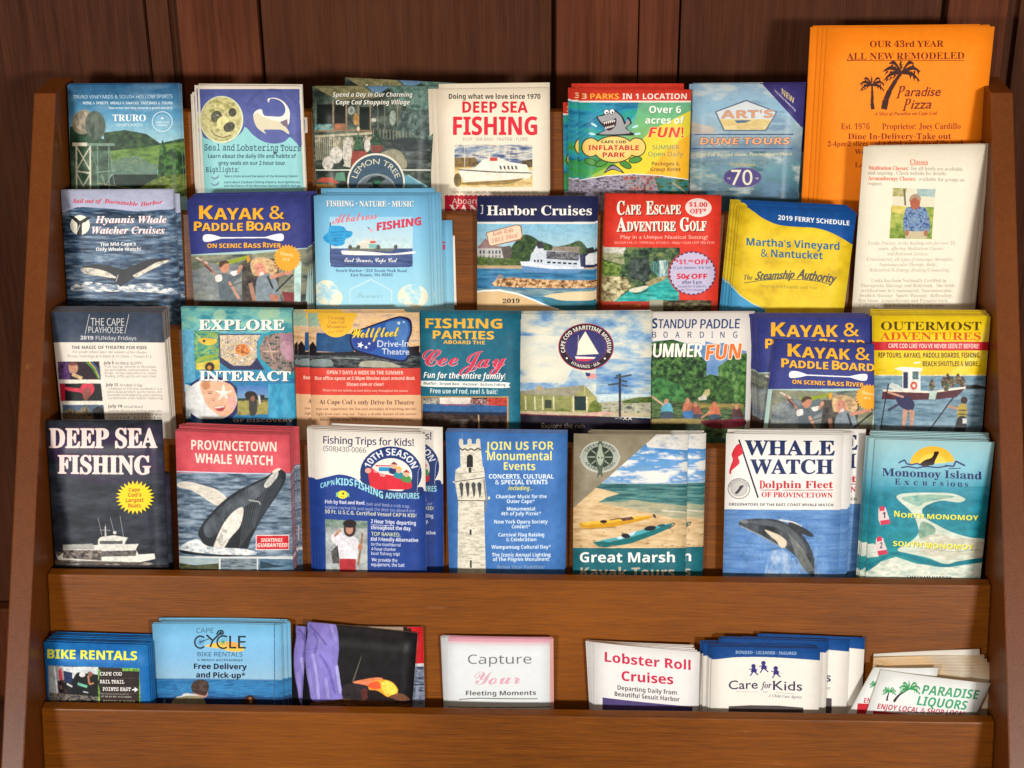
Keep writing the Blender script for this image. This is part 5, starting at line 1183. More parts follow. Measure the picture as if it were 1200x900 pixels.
# ---------------- row 4
K = Sheet('deepsea_dark', C(45, 485, 205, 778), [(30, 44), (690, 38), (725, 872), (85, 865)], 4, 0.023, gloss=.28)
K.F('262a32'); K.N([(0, 0), (778, 0), (778, 1000), (0, 1000)], ['20242c', '2c323c', '3a424c'], 130, 40, 1); K.N([(0, 60), (778, 60), (778, 400), (0, 400)], [None, '3c2a50'], 200, 90, 3, a=.7, lo=.2)
K.T('DEEP SEA', 52, 192, 665, 190, 108, 'f0dcd8', 's', .09, out=3, outc='b0606c'); K.T('FISHING', 102, 338, 628, 342, 102, 'f0dcd8', 's', .09, out=3, outc='b0606c')
K.star(540, 475, 84, 112, 26, 'ecd428', .88); K.T('Cape', 504, 442, 568, 440, 20, 'b4641c', 'b', .05); K.T('Cod’s', 500, 472, 576, 470, 22, 'b4641c', 'b', .05); K.T('Largest', 488, 502, 588, 500, 22, 'b4641c', 'b', .05); K.T('Boats', 502, 532, 574, 532, 22, 'b4641c', 'b', .05)
for a in (((330, 590), (352, 690)), ((400, 590), (425, 690)), ((455, 580), (475, 700)), ((372, 625), (378, 700)), ((340, 660), (400, 662))): K.L(a, 3, '9c9ca0')
K.P([(130, 760), (320, 745), (560, 740), (545, 770), (560, 800), (650, 795), (655, 825), (560, 845), (300, 848), (100, 830), (90, 800), (130, 790)], 'dcdcd4'); K.N([(130, 775), (350, 775), (350, 835), (130, 820)], ['24242c', '6c6460', '9c9488'], 14, 12, 4); K.N([(350, 780), (550, 775), (545, 808), (350, 812)], ['3c3c40', '74706c'], 20, 10)
K.P([(330, 715), (345, 700), (420, 690), (500, 704), (490, 718), (480, 742), (330, 748)], 'd8d8d0'); K.R(340, 722, 470, 740, '54585c'); K.P([(130, 745), (300, 738), (310, 770), (130, 772)], 'a8a8a4'); K.E(425, 675, 10, 9, 'd0d0cc'); K.L([(372, 640), (372, 700)], 8, 'b8b8b4'); K.P([(80, 780), (130, 790), (100, 815)], '5c5448')
K.N([(60, 830), (640, 845), (650, 872), (60, 860)], ['6c5c4c', '3c3c40', '9c9488'], 60, 8, 6); K.R(0, 860, 778, 1000, '1c1c24'); K.M([(80, 690), (700, 690), (700, 900), (80, 900)], .3, 10, 8)
K.finish(edge='3c3c4c')
K.place('front near-black leaflet with fat cream lettering and yellow starburst, fourth row', group='dark leaflets, fourth row', copies=[(1.8, .4, .3), (3.4, 1.4, -50, .1), (5.2, 3.5, -60, .25)], copy_label='spare near-black leaflet behind the front one')


def humpback(K, body, belly, seed):
    K.N(body, ['22262c', '3c4248', '5c6268'], 16, 40, seed, sm=True)


K = Sheet('ptown', C(195, 485, 360, 803), [(50, 98), (700, 120), (722, 878), (75, 872)], 4, 0.026, gloss=.4)
K.N([(0, 330), (803, 330), (803, 1000), (0, 1000)], ['34485c', '5c7084', '7c90a4', '98a8b8'], 70, 13, 1); K.R(0, 0, 803, 335, 'd0505c'); K.N([(0, 0), (803, 0), (803, 335), (0, 335)], ['cc4c58', 'd85c68'], 150, 100, 2); K.L([(20, 327), (740, 345)], 6, 'c8cce0')
K.T('PROVINCETOWN', 142, 202, 628, 214, 54, 'eee0d4', 'b', .01); K.T('WHALE WATCH', 164, 278, 606, 292, 54, 'eee0d4', 'b', .01)
K.S([(60, 398), (110, 385), (180, 398), (240, 415), (285, 430), (345, 480), (300, 520), (250, 500), (190, 460), (130, 430), (75, 420)], 'dcd8cc'); K.N([(70, 398), (180, 400), (280, 432), (340, 482), (300, 518), (180, 450)], [None, 'b4b0a8'], 26, 8, 3, a=.7)
B = [(180, 680), (210, 620), (260, 560), (320, 500), (400, 440), (500, 390), (580, 350), (640, 316), (680, 340), (670, 400), (620, 480), (560, 570), (520, 640), (480, 720), (450, 770), (300, 770), (230, 760), (200, 720)]
K.S(B, '22282e'); K.N([(215, 640), (270, 570), (330, 512), (410, 455), (500, 405), (580, 368), (610, 372), (560, 440), (500, 490), (430, 540), (350, 600), (280, 690), (230, 700)], ['2c343c', '49525b', '5a646d'], 60, 90, 4, sm=True); K.S([(560, 430), (640, 370), (660, 390), (610, 480), (550, 580), (500, 660), (500, 560)], '333b43', .8)
for i in range(9): K.L([(460 + i * 14, 400 + i * 2), (420 + i * 10, 760 - i * 14)], 3, '6c747c', .5)
K.N([(560, 400), (600, 345), (636, 330), (632, 360), (590, 410), (566, 420)], ['9ca0a0', 'd8d8d0'], 12, 12, 5, sm=True); K.E(628, 322, 26, 9, 'd8d4c8', -25); K.L([(470, 490), (530, 500), (536, 515)], 7, 'a0a4a8')
K.N([(270, 770), (290, 700), (330, 620), (380, 560), (430, 530), (440, 560), (420, 640), (370, 700), (320, 770)], ['b0b0ac', 'e8e4dc', 'd0ccc4'], 24, 24, 6, sm=True)
K.N([(75, 770), (120, 730), (180, 715), (230, 750), (300, 760), (460, 770), (510, 800), (300, 805), (120, 800)], ['8c9caa', 'd0d8dc', 'f0f0ec'], 24, 16, 7, sm=True); K.S([(75, 775), (180, 790), (300, 800), (450, 805), (330, 812), (120, 800)], '18242c')
K.M([(50, 345), (730, 345), (730, 810), (50, 810)], .2, 10, 16)
K.R(510, 688, 700, 775, 'dcd0d0'); K.R(516, 694, 696, 770, 'c4242c'); K.T('SIGHTINGS', 540, 728, 662, 728, 20, 'f4e4dc', 'o', .03); K.T('GUARANTEED!', 520, 758, 694, 758, 22, 'f4e4dc', 'o', .03)
K.R(0, 812, 803, 1000, 'd0d4d4'); K.N([(75, 818), (300, 822), (300, 960), (75, 960)], ['8ca4ac', 'a8b8bc'], 60, 20, 8); K.N([(75, 850), (160, 862), (300, 850), (300, 1000), (75, 1000)], ['2c3824', '5c5c3c'], 20, 10); K.N([(310, 822), (516, 824), (516, 1000), (310, 1000)], ['4c5c68', '8c9ca4'], 40, 8, 9); K.N([(524, 824), (730, 828), (730, 1000), (524, 1000)], ['3c5c78', '6c8ca4'], 60, 16, 10); K.P([(535, 835), (620, 860), (700, 868), (535, 880)], '243c4c')
K.finish(edge='b85c60')
PT_ = stack(8, 2.3, .25, .1, 11, .3, .3)
K.place('coral-red topped leaflet with a humpback whale leaping from the sea, fourth row', group='coral whale watch leaflets, fourth row', copies=PT_ + [(20.8, 2.0, .6, 0), (22.6, 6.0, .9, 0)], copy_label='spare coral-topped whale leaflet in the thick stack behind the front one')

K = Sheet('capkids', C(350, 490, 520, 850), [(85, 68), (742, 88), (748, 890), (108, 880)], 4, 0.022, gloss=.4, ext=.08, paper='e8e4dc')
K.S([(40, 340), (100, 358), (160, 345), (240, 328), (320, 345), (380, 385), (460, 420), (560, 440), (650, 430), (740, 425), (900, 440), (900, 1200), (0, 1200)], '1f3f8c')
K.T('Fishing Trips for Kids!', 146, 146, 674, 160, 42, '34345c', 'x', .05); K.T('(508)430-0066', 146, 190, 396, 200, 30, '5c5c6c', 'x', .01)
K.E(541, 320, 180, 158, '1f3570'); K.P(K.ep(541, 335, 124, 104), 'e8e4dc'); K.S([(360, 350), (450, 400), (600, 425), (720, 400), (722, 450), (640, 460), (500, 450), (400, 400)], '1f3570')
K.A('10TH SEASON', 541, 322, 126, 108, 162, 16, 40, 'e8ecf4', 'b', .04)
K.S([(410, 300), (430, 290), (480, 318), (560, 335), (640, 355), (660, 370), (655, 410), (560, 415), (440, 410), (415, 370)], 'd02c3c'); K.L([(452, 275), (560, 276)], 7, 'c03444'); K.R(470, 284, 540, 308, '2c8cc0'); K.E(408, 304, 18, 16, 'e0a090'); K.T('CAP’N', 440, 312, 476, 324, 15, 'f0e4e0', 'b'); K.T('KID', 478, 336, 508, 340, 17, 'f0e4e0', 'b')
for x, y, h, b in ((560, 275, '7c3434', '24346c'), (588, 300, 'd8b050', '2c8c9c'), (632, 322, 'a83c34', '4c8c4c')): K.S([(x - 26, y + 18), (x, y + 10), (x + 24, y + 22), (x + 22, y + 52), (x - 26, y + 44)], b); K.E(x, y, 18, 19, 'e4b094'); K.P([(x - 22, y - 8), (x, y - 24), (x + 22, y - 6)], h)
K.L([(700, 310), (716, 270)], 3, 'b0b8c8'); K.L([(700, 310), (694, 430)], 3, 'b0b8c8')
for s, x0, y0, x1, y1, h, c in (('CAP’N', 128, 410, 210, 388, 30, '8cd0e0'), ('KIDS', 220, 388, 320, 394, 40, '98d8e4'), ('FISHING', 330, 398, 494, 470, 42, '98d8e4'), ('ADVENTURES', 508, 468, 706, 470, 34, '98d0e0')): K.T(s, x0, y0, x1, y1, h, c, 'b', .04)
K.E(258, 446, 32, 24, 'e4dc3c'); K.P([(220, 430), (240, 446), (220, 462)], '8ccc9c'); K.P([(296, 434), (280, 446), (298, 462)], '8ccc9c'); K.E(262, 440, 6, 6, '2c3c2c'); K.L([(250, 456), (266, 460)], 3, 'b8742c')
K.T('Fish by Rod and Reel,', 155, 498, 390, 504, 20, 'dcdce8', 'b', .03); K.T('bait and feed a crab trap,', 400, 508, 652, 524, 18, 'a8b0d0', 'x', .02); K.T('explore marine life and swab the deck too aboard our', 155, 528, 682, 550, 18, 'a8b0d0', 'x', .02); K.T('50 Ft. U.S.C.G. Certified Vessel CAP’N KID!', 155, 556, 690, 580, 22, 'd4d4b8', 'b')
K.P([(155, 590), (404, 600), (404, 890), (160, 885)], '7c8c8c'); K.N([(155, 590), (404, 600), (404, 640), (155, 635)], ['5c7468', '8ca094'], 40, 14, 2); K.N([(160, 640), (404, 645), (404, 1000), (160, 1000)], ['8c9494', 'a8b0b0', 'bcc4c4'], 60, 60, 3)
K.S([(190, 690), (230, 660), (270, 685), (320, 690), (350, 720), (345, 800), (330, 830), (250, 830), (230, 760), (200, 720)], 'dcdce4'); K.E(300, 650, 36, 44, '3c2824'); K.E(298, 652, 22, 26, 'b0806c'); K.E(300, 616, 40, 24, '241c20'); K.L([(210, 690), (250, 650)], 16, 'b88870'); K.R(240, 822, 335, 1000, 'a82c34'); K.L([(375, 670), (350, 860)], 10, '8c5c3c'); K.N([(190, 780), (230, 740), (240, 850), (200, 850)], ['2c2c34', '5c5c5c'], 10, 20); K.E(362, 752, 14, 22, 'b07860')
K.M([(155, 590), (404, 600), (404, 1000), (160, 1000)], .3, 12, 12)
W = 'd8dcec'
K.T('2 Hour Trips', 424, 612, 562, 618, 22, W, 'b', .04); K.L([(424, 622), (562, 628)], 3, W); K.T('departing', 574, 620, 686, 624, 22, W, 'b', .04); K.T('throughout the day.', 424, 648, 660, 656, 22, W, 'b', .04); K.T('TOP RANKED,', 426, 686, 596, 692, 22, 'd4dca8', 'x', .05)
K.T('Kid Friendly Alternative', 424, 716, 700, 724, 21, W, 'b', .04); K.T('to the traditional', 424, 744, 596, 750, 18, W, 'x', .05); K.T('4 hour charter', 426, 772, 570, 776, 18, W, 'x', .05); K.T('boat fishing trip!', 426, 798, 592, 804, 18, W, 'x', .05); K.T('We provide the', 428, 836, 578, 842, 20, W, 'x', .05); K.T('equipment, the bait', 426, 864, 620, 870, 20, W, 'x', .05)
K.finish(edge='c8b8b0')
K.place('white and royal blue leaflet with a cartoon red boat of children, fourth row', group='royal blue leaflets, fourth row', copies=[(2, -2.5, .8), (4.2, -5, .6, -.1), (6.4, -6, .4), (8.8, -5.5, .2), (14.5, 13.5, 1.2, 0, 'dim royal blue leaflet further back showing to the right of the front one'), (11.2, -4, .3)], copy_label='spare royal blue leaflet behind the front one, offset left')

K = Sheet('monument', C(510, 495, 670, 800), [(62, 50), (768, 62), (756, 875), (82, 875)], 4, 0.012, gloss=.42, ext=.08)
K.F('3c70b4'); K.N([(0, 0), (800, 0), (800, 1000), (0, 1000)], ['386cb0', '4478bc'], 200, 200, 1); ST = ['b8b4a4', 'd8d4c4', 'e0dccc']
K.N([(135, 440), (285, 430), (300, 1000), (130, 1000)], ST, 30, 12, 2)
rr = random.Random(4)
for i in range(60): y = 465 + (i // 3) * 22; x = rr.uniform(140, 270); K.L([(x, y), (x + rr.uniform(8, 26), y)], 2.5, '8c8878')
K.N([(115, 345), (290, 320), (305, 455), (135, 460)], ST, 20, 12, 3); K.N([(120, 275), (150, 255), (285, 258), (292, 320), (115, 345)], ST, 20, 12, 4); K.N([(145, 130), (265, 118), (280, 262), (150, 262)], ST, 20, 12, 5)
for x in (140, 190, 240): K.P([(x, 132), (x, 98), (x + 10, 90), (x + 24, 96), (x + 26, 130)], 'd4d0c0')
K.L([(118, 345), (292, 320)], 5, '5c5c54'); K.L([(128, 456), (300, 456)], 5, '54544c'); K.L([(145, 146), (160, 160), (175, 150), (190, 162), (210, 150), (230, 162), (250, 148), (268, 158)], 8, '54544c'); K.R(186, 205, 222, 260, '202428'); K.E(204, 205, 18, 20, '202428'); K.R(196, 262, 212, 290, '3c3c3c')
for x in (140, 176, 212, 246): K.P([(x, 360), (x + 12, 345), (x + 26, 358), (x + 22, 420), (x + 14, 440), (x + 8, 400)], '44484c')
K.L([(285, 330), (300, 460), (292, 520)], 8, '7c7868'); K.L([(118, 300), (285, 285)], 3, '7c7868'); K.R(202, 625, 213, 658, '34383c'); K.R(204, 806, 214, 850, '34383c'); K.L([(104, 345), (122, 352)], 8, 'd0ccbc'); K.E(315, 440, 7, 9, 'd8d4c4'); K.L([(160, 60), (160, 100)], 3, '7ca0c8')
Y = 'e8e080'
K.T('JOIN US FOR', 296, 158, 694, 158, 48, Y, 'b'); K.T('Monumental', 305, 218, 682, 220, 50, Y, 'b'); K.T('Events', 402, 275, 586, 278, 46, Y, 'b'); K.T('CONCERTS, CULTURAL', 315, 326, 694, 328, 26, 'e4ecf0', 'b', .02); K.T('& SPECIAL EVENTS', 352, 360, 658, 360, 26, 'e4ecf0', 'b', .02); K.T('including...', 428, 394, 574, 394, 24, 'd8d460', 'o', .02)
for s, x0, x1, y in (('Chamber Music for the', 356, 652, 442), ('Outer Cape*', 420, 582, 470), ('Monumental', 420, 584, 514), ('4th of July Picnic*', 386, 620, 542), ('New York Opera Society', 346, 658, 590), ('Concert*', 448, 556, 618), ('Carnival Flag Raising', 370, 638, 666), ('& Celebration', 416, 592, 694), ('Wampanoag Cultural Day*', 330, 676, 738), ('The Iconic Annual Lighting', 332, 674, 784), ('of The Pilgrim Monument', 338, 666, 810), ('Bring Your Families!', 365, 640, 856)): K.T(s, x0, y, x1, y, 21, 'dce8f0' if y < 850 else '7c94b4', 'b', .01)
K.finish(edge='b09c8c')
K.place('cornflower blue leaflet with a tall pale stone tower down its left side, fourth row', group='tower leaflets, fourth row', copies=[(1.8, .2, .3), (3.6, .7, .5), (5.6, .2, .8), (7.6, .9, 1.0)], copy_label='spare stone tower leaflet behind the front one')

K = Sheet('marsh', C(660, 495, 830, 827), [(60, 64), (712, 68), (695, 880), (55, 880)], 4, 0.015, gloss=.32, ext=.08)
K.G([(60, 'd0d0cc'), (130, '3c7cc0'), (240, '5c94c8'), (345, 'a4bcc8'), (350, '1c4c50'), (480, '6c948c'), (520, 'b8b090'), (720, 'c8ac74')])
K.N([(380, 60), (900, 60), (900, 345), (230, 345)], [None, '5c94cc', 'd8dcdc', 'e4e4dc'], 120, 34, 4); K.N([(450, 60), (900, 60), (900, 170), (600, 150), (480, 140)], ['a8b4c0', 'd8d8d4', 'e4e0d8'], 60, 30, 5)
K.N([(0, 348), (900, 350), (900, 500), (0, 490)], ['1c4c50', '34686c', '4c8080', '6c9890'], 120, 9, 6); K.N([(200, 455), (400, 440), (900, 500), (900, 580), (300, 500)], ['8c9c84', 'b4ac8c', '7c8c7c'], 120, 12, 7)
K.N([(0, 370), (180, 370), (250, 385), (320, 405), (250, 425), (200, 455), (330, 480), (520, 520), (900, 600), (900, 720), (0, 720)], ['b8986c', 'd0b488', 'dcc49c'], 80, 16, 8); K.L([(560, 500), (700, 512), (820, 520)], 9, 'd4ccb4', .8)
K.P([(0, 0), (530, 68), (55, 490), (0, 500)], '8c8470'); K.N([(0, 0), (530, 68), (55, 490), (0, 500)], ['847c68', '948c78'], 120, 120, 9)
K.P([(90, 575), (200, 562), (300, 550), (420, 532), (515, 528), (490, 548), (400, 570), (280, 595), (150, 605), (100, 600)], 'c8921c'); K.P([(95, 572), (200, 560), (420, 532), (515, 528), (420, 548), (250, 572), (120, 585)], 'e0b43c'); K.E(230, 564, 20, 10, '2c2420'); K.N([(320, 545), (390, 535), (405, 550), (340, 560)], ['2c2434', '6c4c3c'], 10, 8); K.L([(265, 555), (330, 545)], 5, '3c3c3c'); K.P([(508, 520), (525, 525), (530, 545), (515, 540)], '3c3428'); K.L([(60, 608), (150, 606), (300, 595)], 5, '6c5430', .7)
K.P([(165, 680), (260, 672), (400, 640), (560, 590), (630, 570), (610, 600), (520, 640), (380, 690), (240, 712), (200, 706)], '14686c'); K.P([(200, 672), (300, 655), (450, 610), (560, 580), (600, 578), (520, 610), (380, 655), (260, 682)], '4ca4b0'); K.P([(300, 655), (420, 615), (400, 640), (320, 665)], 'c4dce0'); K.E(356, 645, 26, 14, '24242c', 10); K.E(495, 602, 34, 14, '24202c', -8); K.E(560, 586, 22, 8, '28505c', -8); K.L([(600, 605), (632, 585), (632, 570)], 6, '4c3c24')
for i in range(26): x = rr.uniform(70, 700); y = rr.uniform(600, 712); K.E(x, y, rr.uniform(3, 14), 2.5, '8c6c48')
K.M([(0, 340), (1200, 340), (1200, 1000), (0, 1000)], .1, 14, 7)
K.R(0, 715, 900, 1100, '1c606c'); K.N([(0, 715), (900, 715), (900, 1000), (0, 1000)], ['185c68', '206874'], 90, 60); K.T('Great Marsh', 95, 796, 636, 796, 56, 'f0f0ec', 'b', .01); K.T('Kayak Tours', 98, 880, 634, 880, 54, 'b8ac98', 'b', .01)
K.E(210, 196, 112, 90, 'b8bcb0'); K.E(210, 196, 104, 82, 'a4aca0'); K.E(210, 196, 74, 60, '2c3830'); K.A('GREAT MARSH', 210, 196, 82, 64, 155, 25, 18, '4c5850', 'b'); K.A('KAYAK TOURS', 210, 196, 96, 78, 205, 335, 18, '4c5850', 'b', flip=True)
for a in range(0, 180, 45): K.L([(210 - 70 * cos(radians(a)), 196 - 56 * sin(radians(a))), (210 + 70 * cos(radians(a)), 196 + 56 * sin(radians(a)))], 7, '8c9488')
K.S([(200, 110), (222, 110), (226, 150), (240, 190), (228, 240), (222, 280), (225, 312), (210, 295), (192, 314), (198, 270), (186, 230), (182, 190), (196, 150)], '4c5c4c'); K.S([(205, 125), (218, 125), (222, 160), (232, 195), (218, 240), (202, 238), (190, 195), (200, 155)], 'a0ac98'); K.E(202, 200, 4, 6, '3c4840'); K.E(220, 200, 4, 6, '3c4840')
for x in (98, 320): K.L([(x - 6, 196), (x + 6, 196)], 14, 'b0b4a8')
K.finish(edge='988c78')
K.place('beach leaflet with yellow and teal kayaks above a teal title strip, fourth row centre', group='beach kayak leaflets, fourth row',
        copies=[(2, 14.2, .2, 0, 'second beach kayak leaflet shifted right so its right strip shows'), (4.4, 14.8, .4), (6.6, 12, .6), (8.8, 13.5, .9)], copy_label='spare beach kayak leaflet behind the two front ones')

K = Sheet('whalewatch', C(840, 490, 1010, 805), [(52, 84), (700, 90), (672, 880), (34, 870)], 4, 0.018, gloss=.42, ext=.08, paper='e8e6e2')
K.N([(0, 505), (900, 508), (900, 1100), (0, 1100)], ['4c78b4', '5c88c0', '6c94c8'], 110, 12, 1)
K.T('WHALE', 155, 202, 650, 204, 80, '20305c', 's', .06); K.T('WATCH', 185, 306, 642, 306, 78, '20305c', 's', .06); K.L([(122, 118), (228, 440)], 9, '2c2c3c')
K.S([(122, 142), (100, 160), (82, 200), (88, 230), (76, 265), (68, 300), (78, 310), (82, 290), (120, 255), (125, 235), (118, 215), (142, 195), (140, 170)], 'd03040')
K.T('D', 236, 388, 266, 388, 44, 'b8303c', 's', .04); K.T('olphin Fleet', 268, 386, 642, 386, 40, 'b8303c', 's', .04); K.R(240, 395, 340, 399, '9c404c'); K.R(365, 395, 642, 399, '9c404c'); K.T('OF PROVINCETOWN', 248, 436, 640, 440, 28, 'b8303c', 's', .04); K.T('ORIGINATORS OF THE EAST COAST WHALE WATCH', 66, 484, 644, 487, 15, '54545c', 'b', .02)
K.E(122, 390, 62, 58, '6c6c74'); K.E(122, 390, 58, 54, 'dcdad4'); K.E(122, 390, 46, 42, 'a8a8a8'); K.E(122, 390, 42, 38, 'c0c0bc'); K.S([(100, 415), (118, 392), (128, 375), (148, 372), (138, 390), (115, 418)], '44444c'); K.A('DOLPHIN FLEET', 122, 390, 47, 43, 170, 10, 9, '6c6c74', 'b')
K.N([(122, 578), (150, 562), (230, 556), (320, 560), (400, 590), (470, 640), (520, 720), (545, 800), (555, 868), (520, 872), (470, 820), (440, 770), (380, 720), (320, 690), (240, 650), (170, 615), (130, 600)], ['262b31', '3c434a', '50575e'], 50, 60, 3, sm=True); K.S([(160, 572), (240, 566), (320, 572), (400, 604), (460, 660), (500, 740), (480, 740), (420, 670), (340, 610), (240, 590)], '596168', .8)
for i in range(9): K.L([(400 + i * 9, 640 + i * 10), (470 + i * 8, 860 - i * 2)], 3, 'a0a49c', .6)
K.S([(265, 618), (310, 632), (350, 650), (385, 680), (380, 712), (355, 716), (330, 680), (300, 655)], 'd8ccb4'); K.L([(345, 562), (420, 575), (470, 600)], 9, 'd0d4d4'); K.S([(400, 575), (470, 600), (530, 640), (525, 658), (470, 640), (410, 610)], '34383e'); K.E(150, 572, 24, 10, '74787c', 10); K.L([(130, 596), (240, 648), (350, 712)], 6, '8c9094')
K.N([(290, 740), (360, 720), (430, 780), (470, 880), (260, 880)], [None, '88a8d0', 'b8c8dc'], 30, 60, 5, a=.8); K.N([(540, 660), (600, 640), (620, 880), (540, 880)], [None, '6c98cc', '8cb0d4'], 30, 60, 6, a=.7)
K.M([(120, 540), (560, 540), (560, 880), (120, 880)], .25, 10, 16)
K.finish(edge='b8b4b0')
K.place('white and blue whale watch leaflet with a red pennant and an arching whale, fourth row', group='red pennant leaflets, fourth row',
        copies=[(2, 6.4, .3, 0, 'second red pennant leaflet shifted right so its last letters show'), (4, 7.4, .9), (6, 7, 1.4), (8, 8, 1.2), (10, 1, 2.4, 0), (12, 8.5, .6, -.3), (15.5, 22, 1.2, -.5, 'dim red pennant leaflet leaning out to the right, beside the island leaflet')], copy_label='spare red pennant leaflet behind the front ones')

K = Sheet('monomoy', C(1000, 500, 1175, 851), [(142, 68), (825, 88), (742, 880), (88, 862)], 4, 0.026, gloss=.32)
K.G([(60, 'a8d4dc'), (200, '84bccc'), (330, '4c9cb4'), (420, '14748c'), (700, '1c8890'), (900, '2c8c94')]); K.N([(0, 340), (900, 340), (900, 640), (0, 640)], [None, '24889c', '107080'], 120, 60, 1, a=.6)
K.S([(265, 395), (320, 378), (450, 374), (580, 380), (655, 410), (620, 430), (520, 420), (440, 445), (410, 475), (430, 520), (500, 560), (580, 600), (680, 630), (780, 650), (780, 760), (620, 770), (540, 780), (440, 745), (330, 720), (270, 700), (350, 650), (390, 600), (370, 520), (330, 465), (290, 430)], 'c8d4c4')
K.N([(300, 400), (450, 386), (600, 396), (520, 412), (430, 430), (390, 450), (330, 430)], ['5c9c94', '94b8a8', '8cac98'], 40, 16, 2, sm=True); K.N([(410, 540), (480, 570), (480, 610), (430, 640), (390, 620)], ['5c8c7c', '8ca894'], 26, 20, 3, sm=True); K.N([(350, 650), (480, 610), (700, 640), (770, 660), (770, 745), (560, 765), (400, 720)], [None, 'bcb8a4', 'd8dcd0'], 60, 16, 4)
K.L([(480, 700), (600, 712), (740, 700)], 5, '9ca08c'); K.N([(60, 672), (130, 665), (210, 690), (160, 740), (60, 750)], ['a8c4bc', 'dce0d4'], 40, 18, 5); K.N([(60, 800), (200, 760), (260, 740), (380, 780), (560, 800), (780, 770), (780, 900), (60, 900)], ['b8ccc0', 'dce0d0', 'a8bcb0'], 60, 20, 6)
K.S([(80, 830), (150, 790), (220, 735), (300, 735), (420, 780), (540, 800), (660, 780), (780, 770), (770, 745), (620, 765), (540, 782), (430, 752), (330, 722), (240, 712), (160, 760), (80, 790)], '147484'); K.R(60, 868, 900, 1000, '5c6c54'); K.M([(60, 370), (900, 370), (900, 900), (60, 900)], .22, 30, 12)
K.P(K.ep(470, 215, 128, 105)[20:], 'f0b838'); K.P(K.ep(470, 215, 80, 62)[20:], 'f4d460', .7)
K.S([(395, 215), (425, 190), (460, 178), (475, 160), (480, 142), (505, 142), (500, 160), (485, 190), (475, 215), (450, 220), (430, 232), (410, 222)], '2c1c18')
K.L([(275, 205), (310, 188), (322, 210), (350, 215), (380, 208), (405, 216)], 8, '24386c'); K.L([(290, 232), (330, 225), (380, 235), (430, 225), (500, 232), (560, 222)], 8, '24386c'); K.L([(540, 220), (590, 225), (602, 195), (655, 222)], 9, '24386c'); K.L([(560, 238), (630, 236)], 5, '24386c')
K.T('Monomoy Island', 182, 278, 750, 300, 44, '24285c', 's', .02)
for c, x, w in zip('Excursions', (255, 308, 362, 412, 470, 514, 552, 572, 612, 654), (32, 30, 24, 28, 20, 18, 10, 26, 28, 18)): K.T(c, x, 328 + (x - 255) * .035, x + w, 329 + (x - 255) * .035, 34, '24285c', 's')
for y, n in ((505, '1'), (678, '2')): x = 195 if n == '1' else 180; K.P([(x - 32, y - 40), (x - 22, y - 50), (x + 8, y - 45), (x + 16, y - 20), (x + 28, y + 15), (x + 34, y + 45), (x - 20, y + 55), (x - 34, y + 20)], 'd8c8c8'); K.P([(x - 28, y - 45), (x - 16, y - 55), (x + 2, y - 50), (x + 2, y - 28), (x - 26, y - 24)], 'c43c58'); K.P([(x - 24, y + 30), (x + 30, y + 22), (x + 36, y + 45), (x - 18, y + 56)], 'c43c58'); K.T(n, x - 10, y + 14, x + 6, y + 14, 34, '3c3c50', 'b')
YY = 'e8e04c'
K.T('N', 252, 512, 282, 513, 34, YY, 'b', .02, sh=2, shc='344c24'); K.T('ORTH', 290, 516, 420, 522, 26, YY, 'b', .02, sh=2, shc='344c24'); K.T('MONOMOY', 440, 524, 732, 534, 28, YY, 'b', .02, sh=2, shc='344c24')
K.T('SOUTH', 246, 678, 410, 686, 28, YY, 'b', .02, sh=2, shc='344c24'); K.T('M', 430, 690, 466, 692, 34, YY, 'b', .02, sh=2, shc='344c24'); K.T('ONOMOY', 472, 692, 706, 700, 28, YY, 'b', .02, sh=2, shc='344c24'); K.T('CHATHAM HARBOR', 325, 862, 580, 868, 15, '3c4440', 'b')
K.finish(edge='8c9498')
K.place('turquoise island leaflet with a seal against an orange sun, right end of the fourth row', group='island leaflets, fourth row',
        copies=[(2, -4.4, .4), (4, -5.6, .8, .1), (6.2, -6.8, .6), (9, -3, 1.8, .2), (12, -2.6, 2.4), (15, -1.8, 2.4, .1), (18, -.4, 2.2)], copy_label='spare island leaflet behind the front one')

# ---------------- row 5
K = Sheet('bike', C(40, 730, 180, 1200), [(40, 190), (1085, 225), (1118, 812), (82, 800)], 5, 0.027, gloss=.34, ext=.2)
K.F('1468b0'); K.N([(0, 150), (1200, 150), (1200, 450), (0, 450)], ['1060ac', '1c74bc'], 200, 120, 1)
K.T('BIKE RENTALS', 80, 355, 975, 378, 88, 'e8ec50', 'b', .06, sh=3, shc='506c3c')
K.P([(85, 428), (590, 440), (600, 800), (600, 1000), (100, 1000)], '1c1c20'); K.P([(85, 428), (240, 432), (250, 600), (200, 800), (95, 740)], '9ca4a8'); K.P([(240, 440), (590, 442), (585, 520), (420, 500), (340, 560), (240, 480)], 'c8d0d4'); K.P([(240, 480), (330, 500), (330, 600), (250, 600)], '1c2c50'); K.L([(150, 440), (180, 700)], 14, 'dce0e4')
K.S([(195, 470), (220, 460), (235, 560), (210, 590), (195, 540)], 'c0404c'); K.N([(180, 580), (250, 570), (280, 700), (260, 830), (200, 830)], ['14141c', '34242c', '7c5c4c'], 30, 40, 2); K.S([(480, 520), (520, 500), (560, 540), (590, 640), (570, 800), (480, 800)], '181c1c'); K.E(510, 515, 22, 26, '8c5c48'); K.L([(490, 530), (500, 610)], 18, 'b87c60'); K.L([(500, 615), (545, 605)], 16, 'c08868')
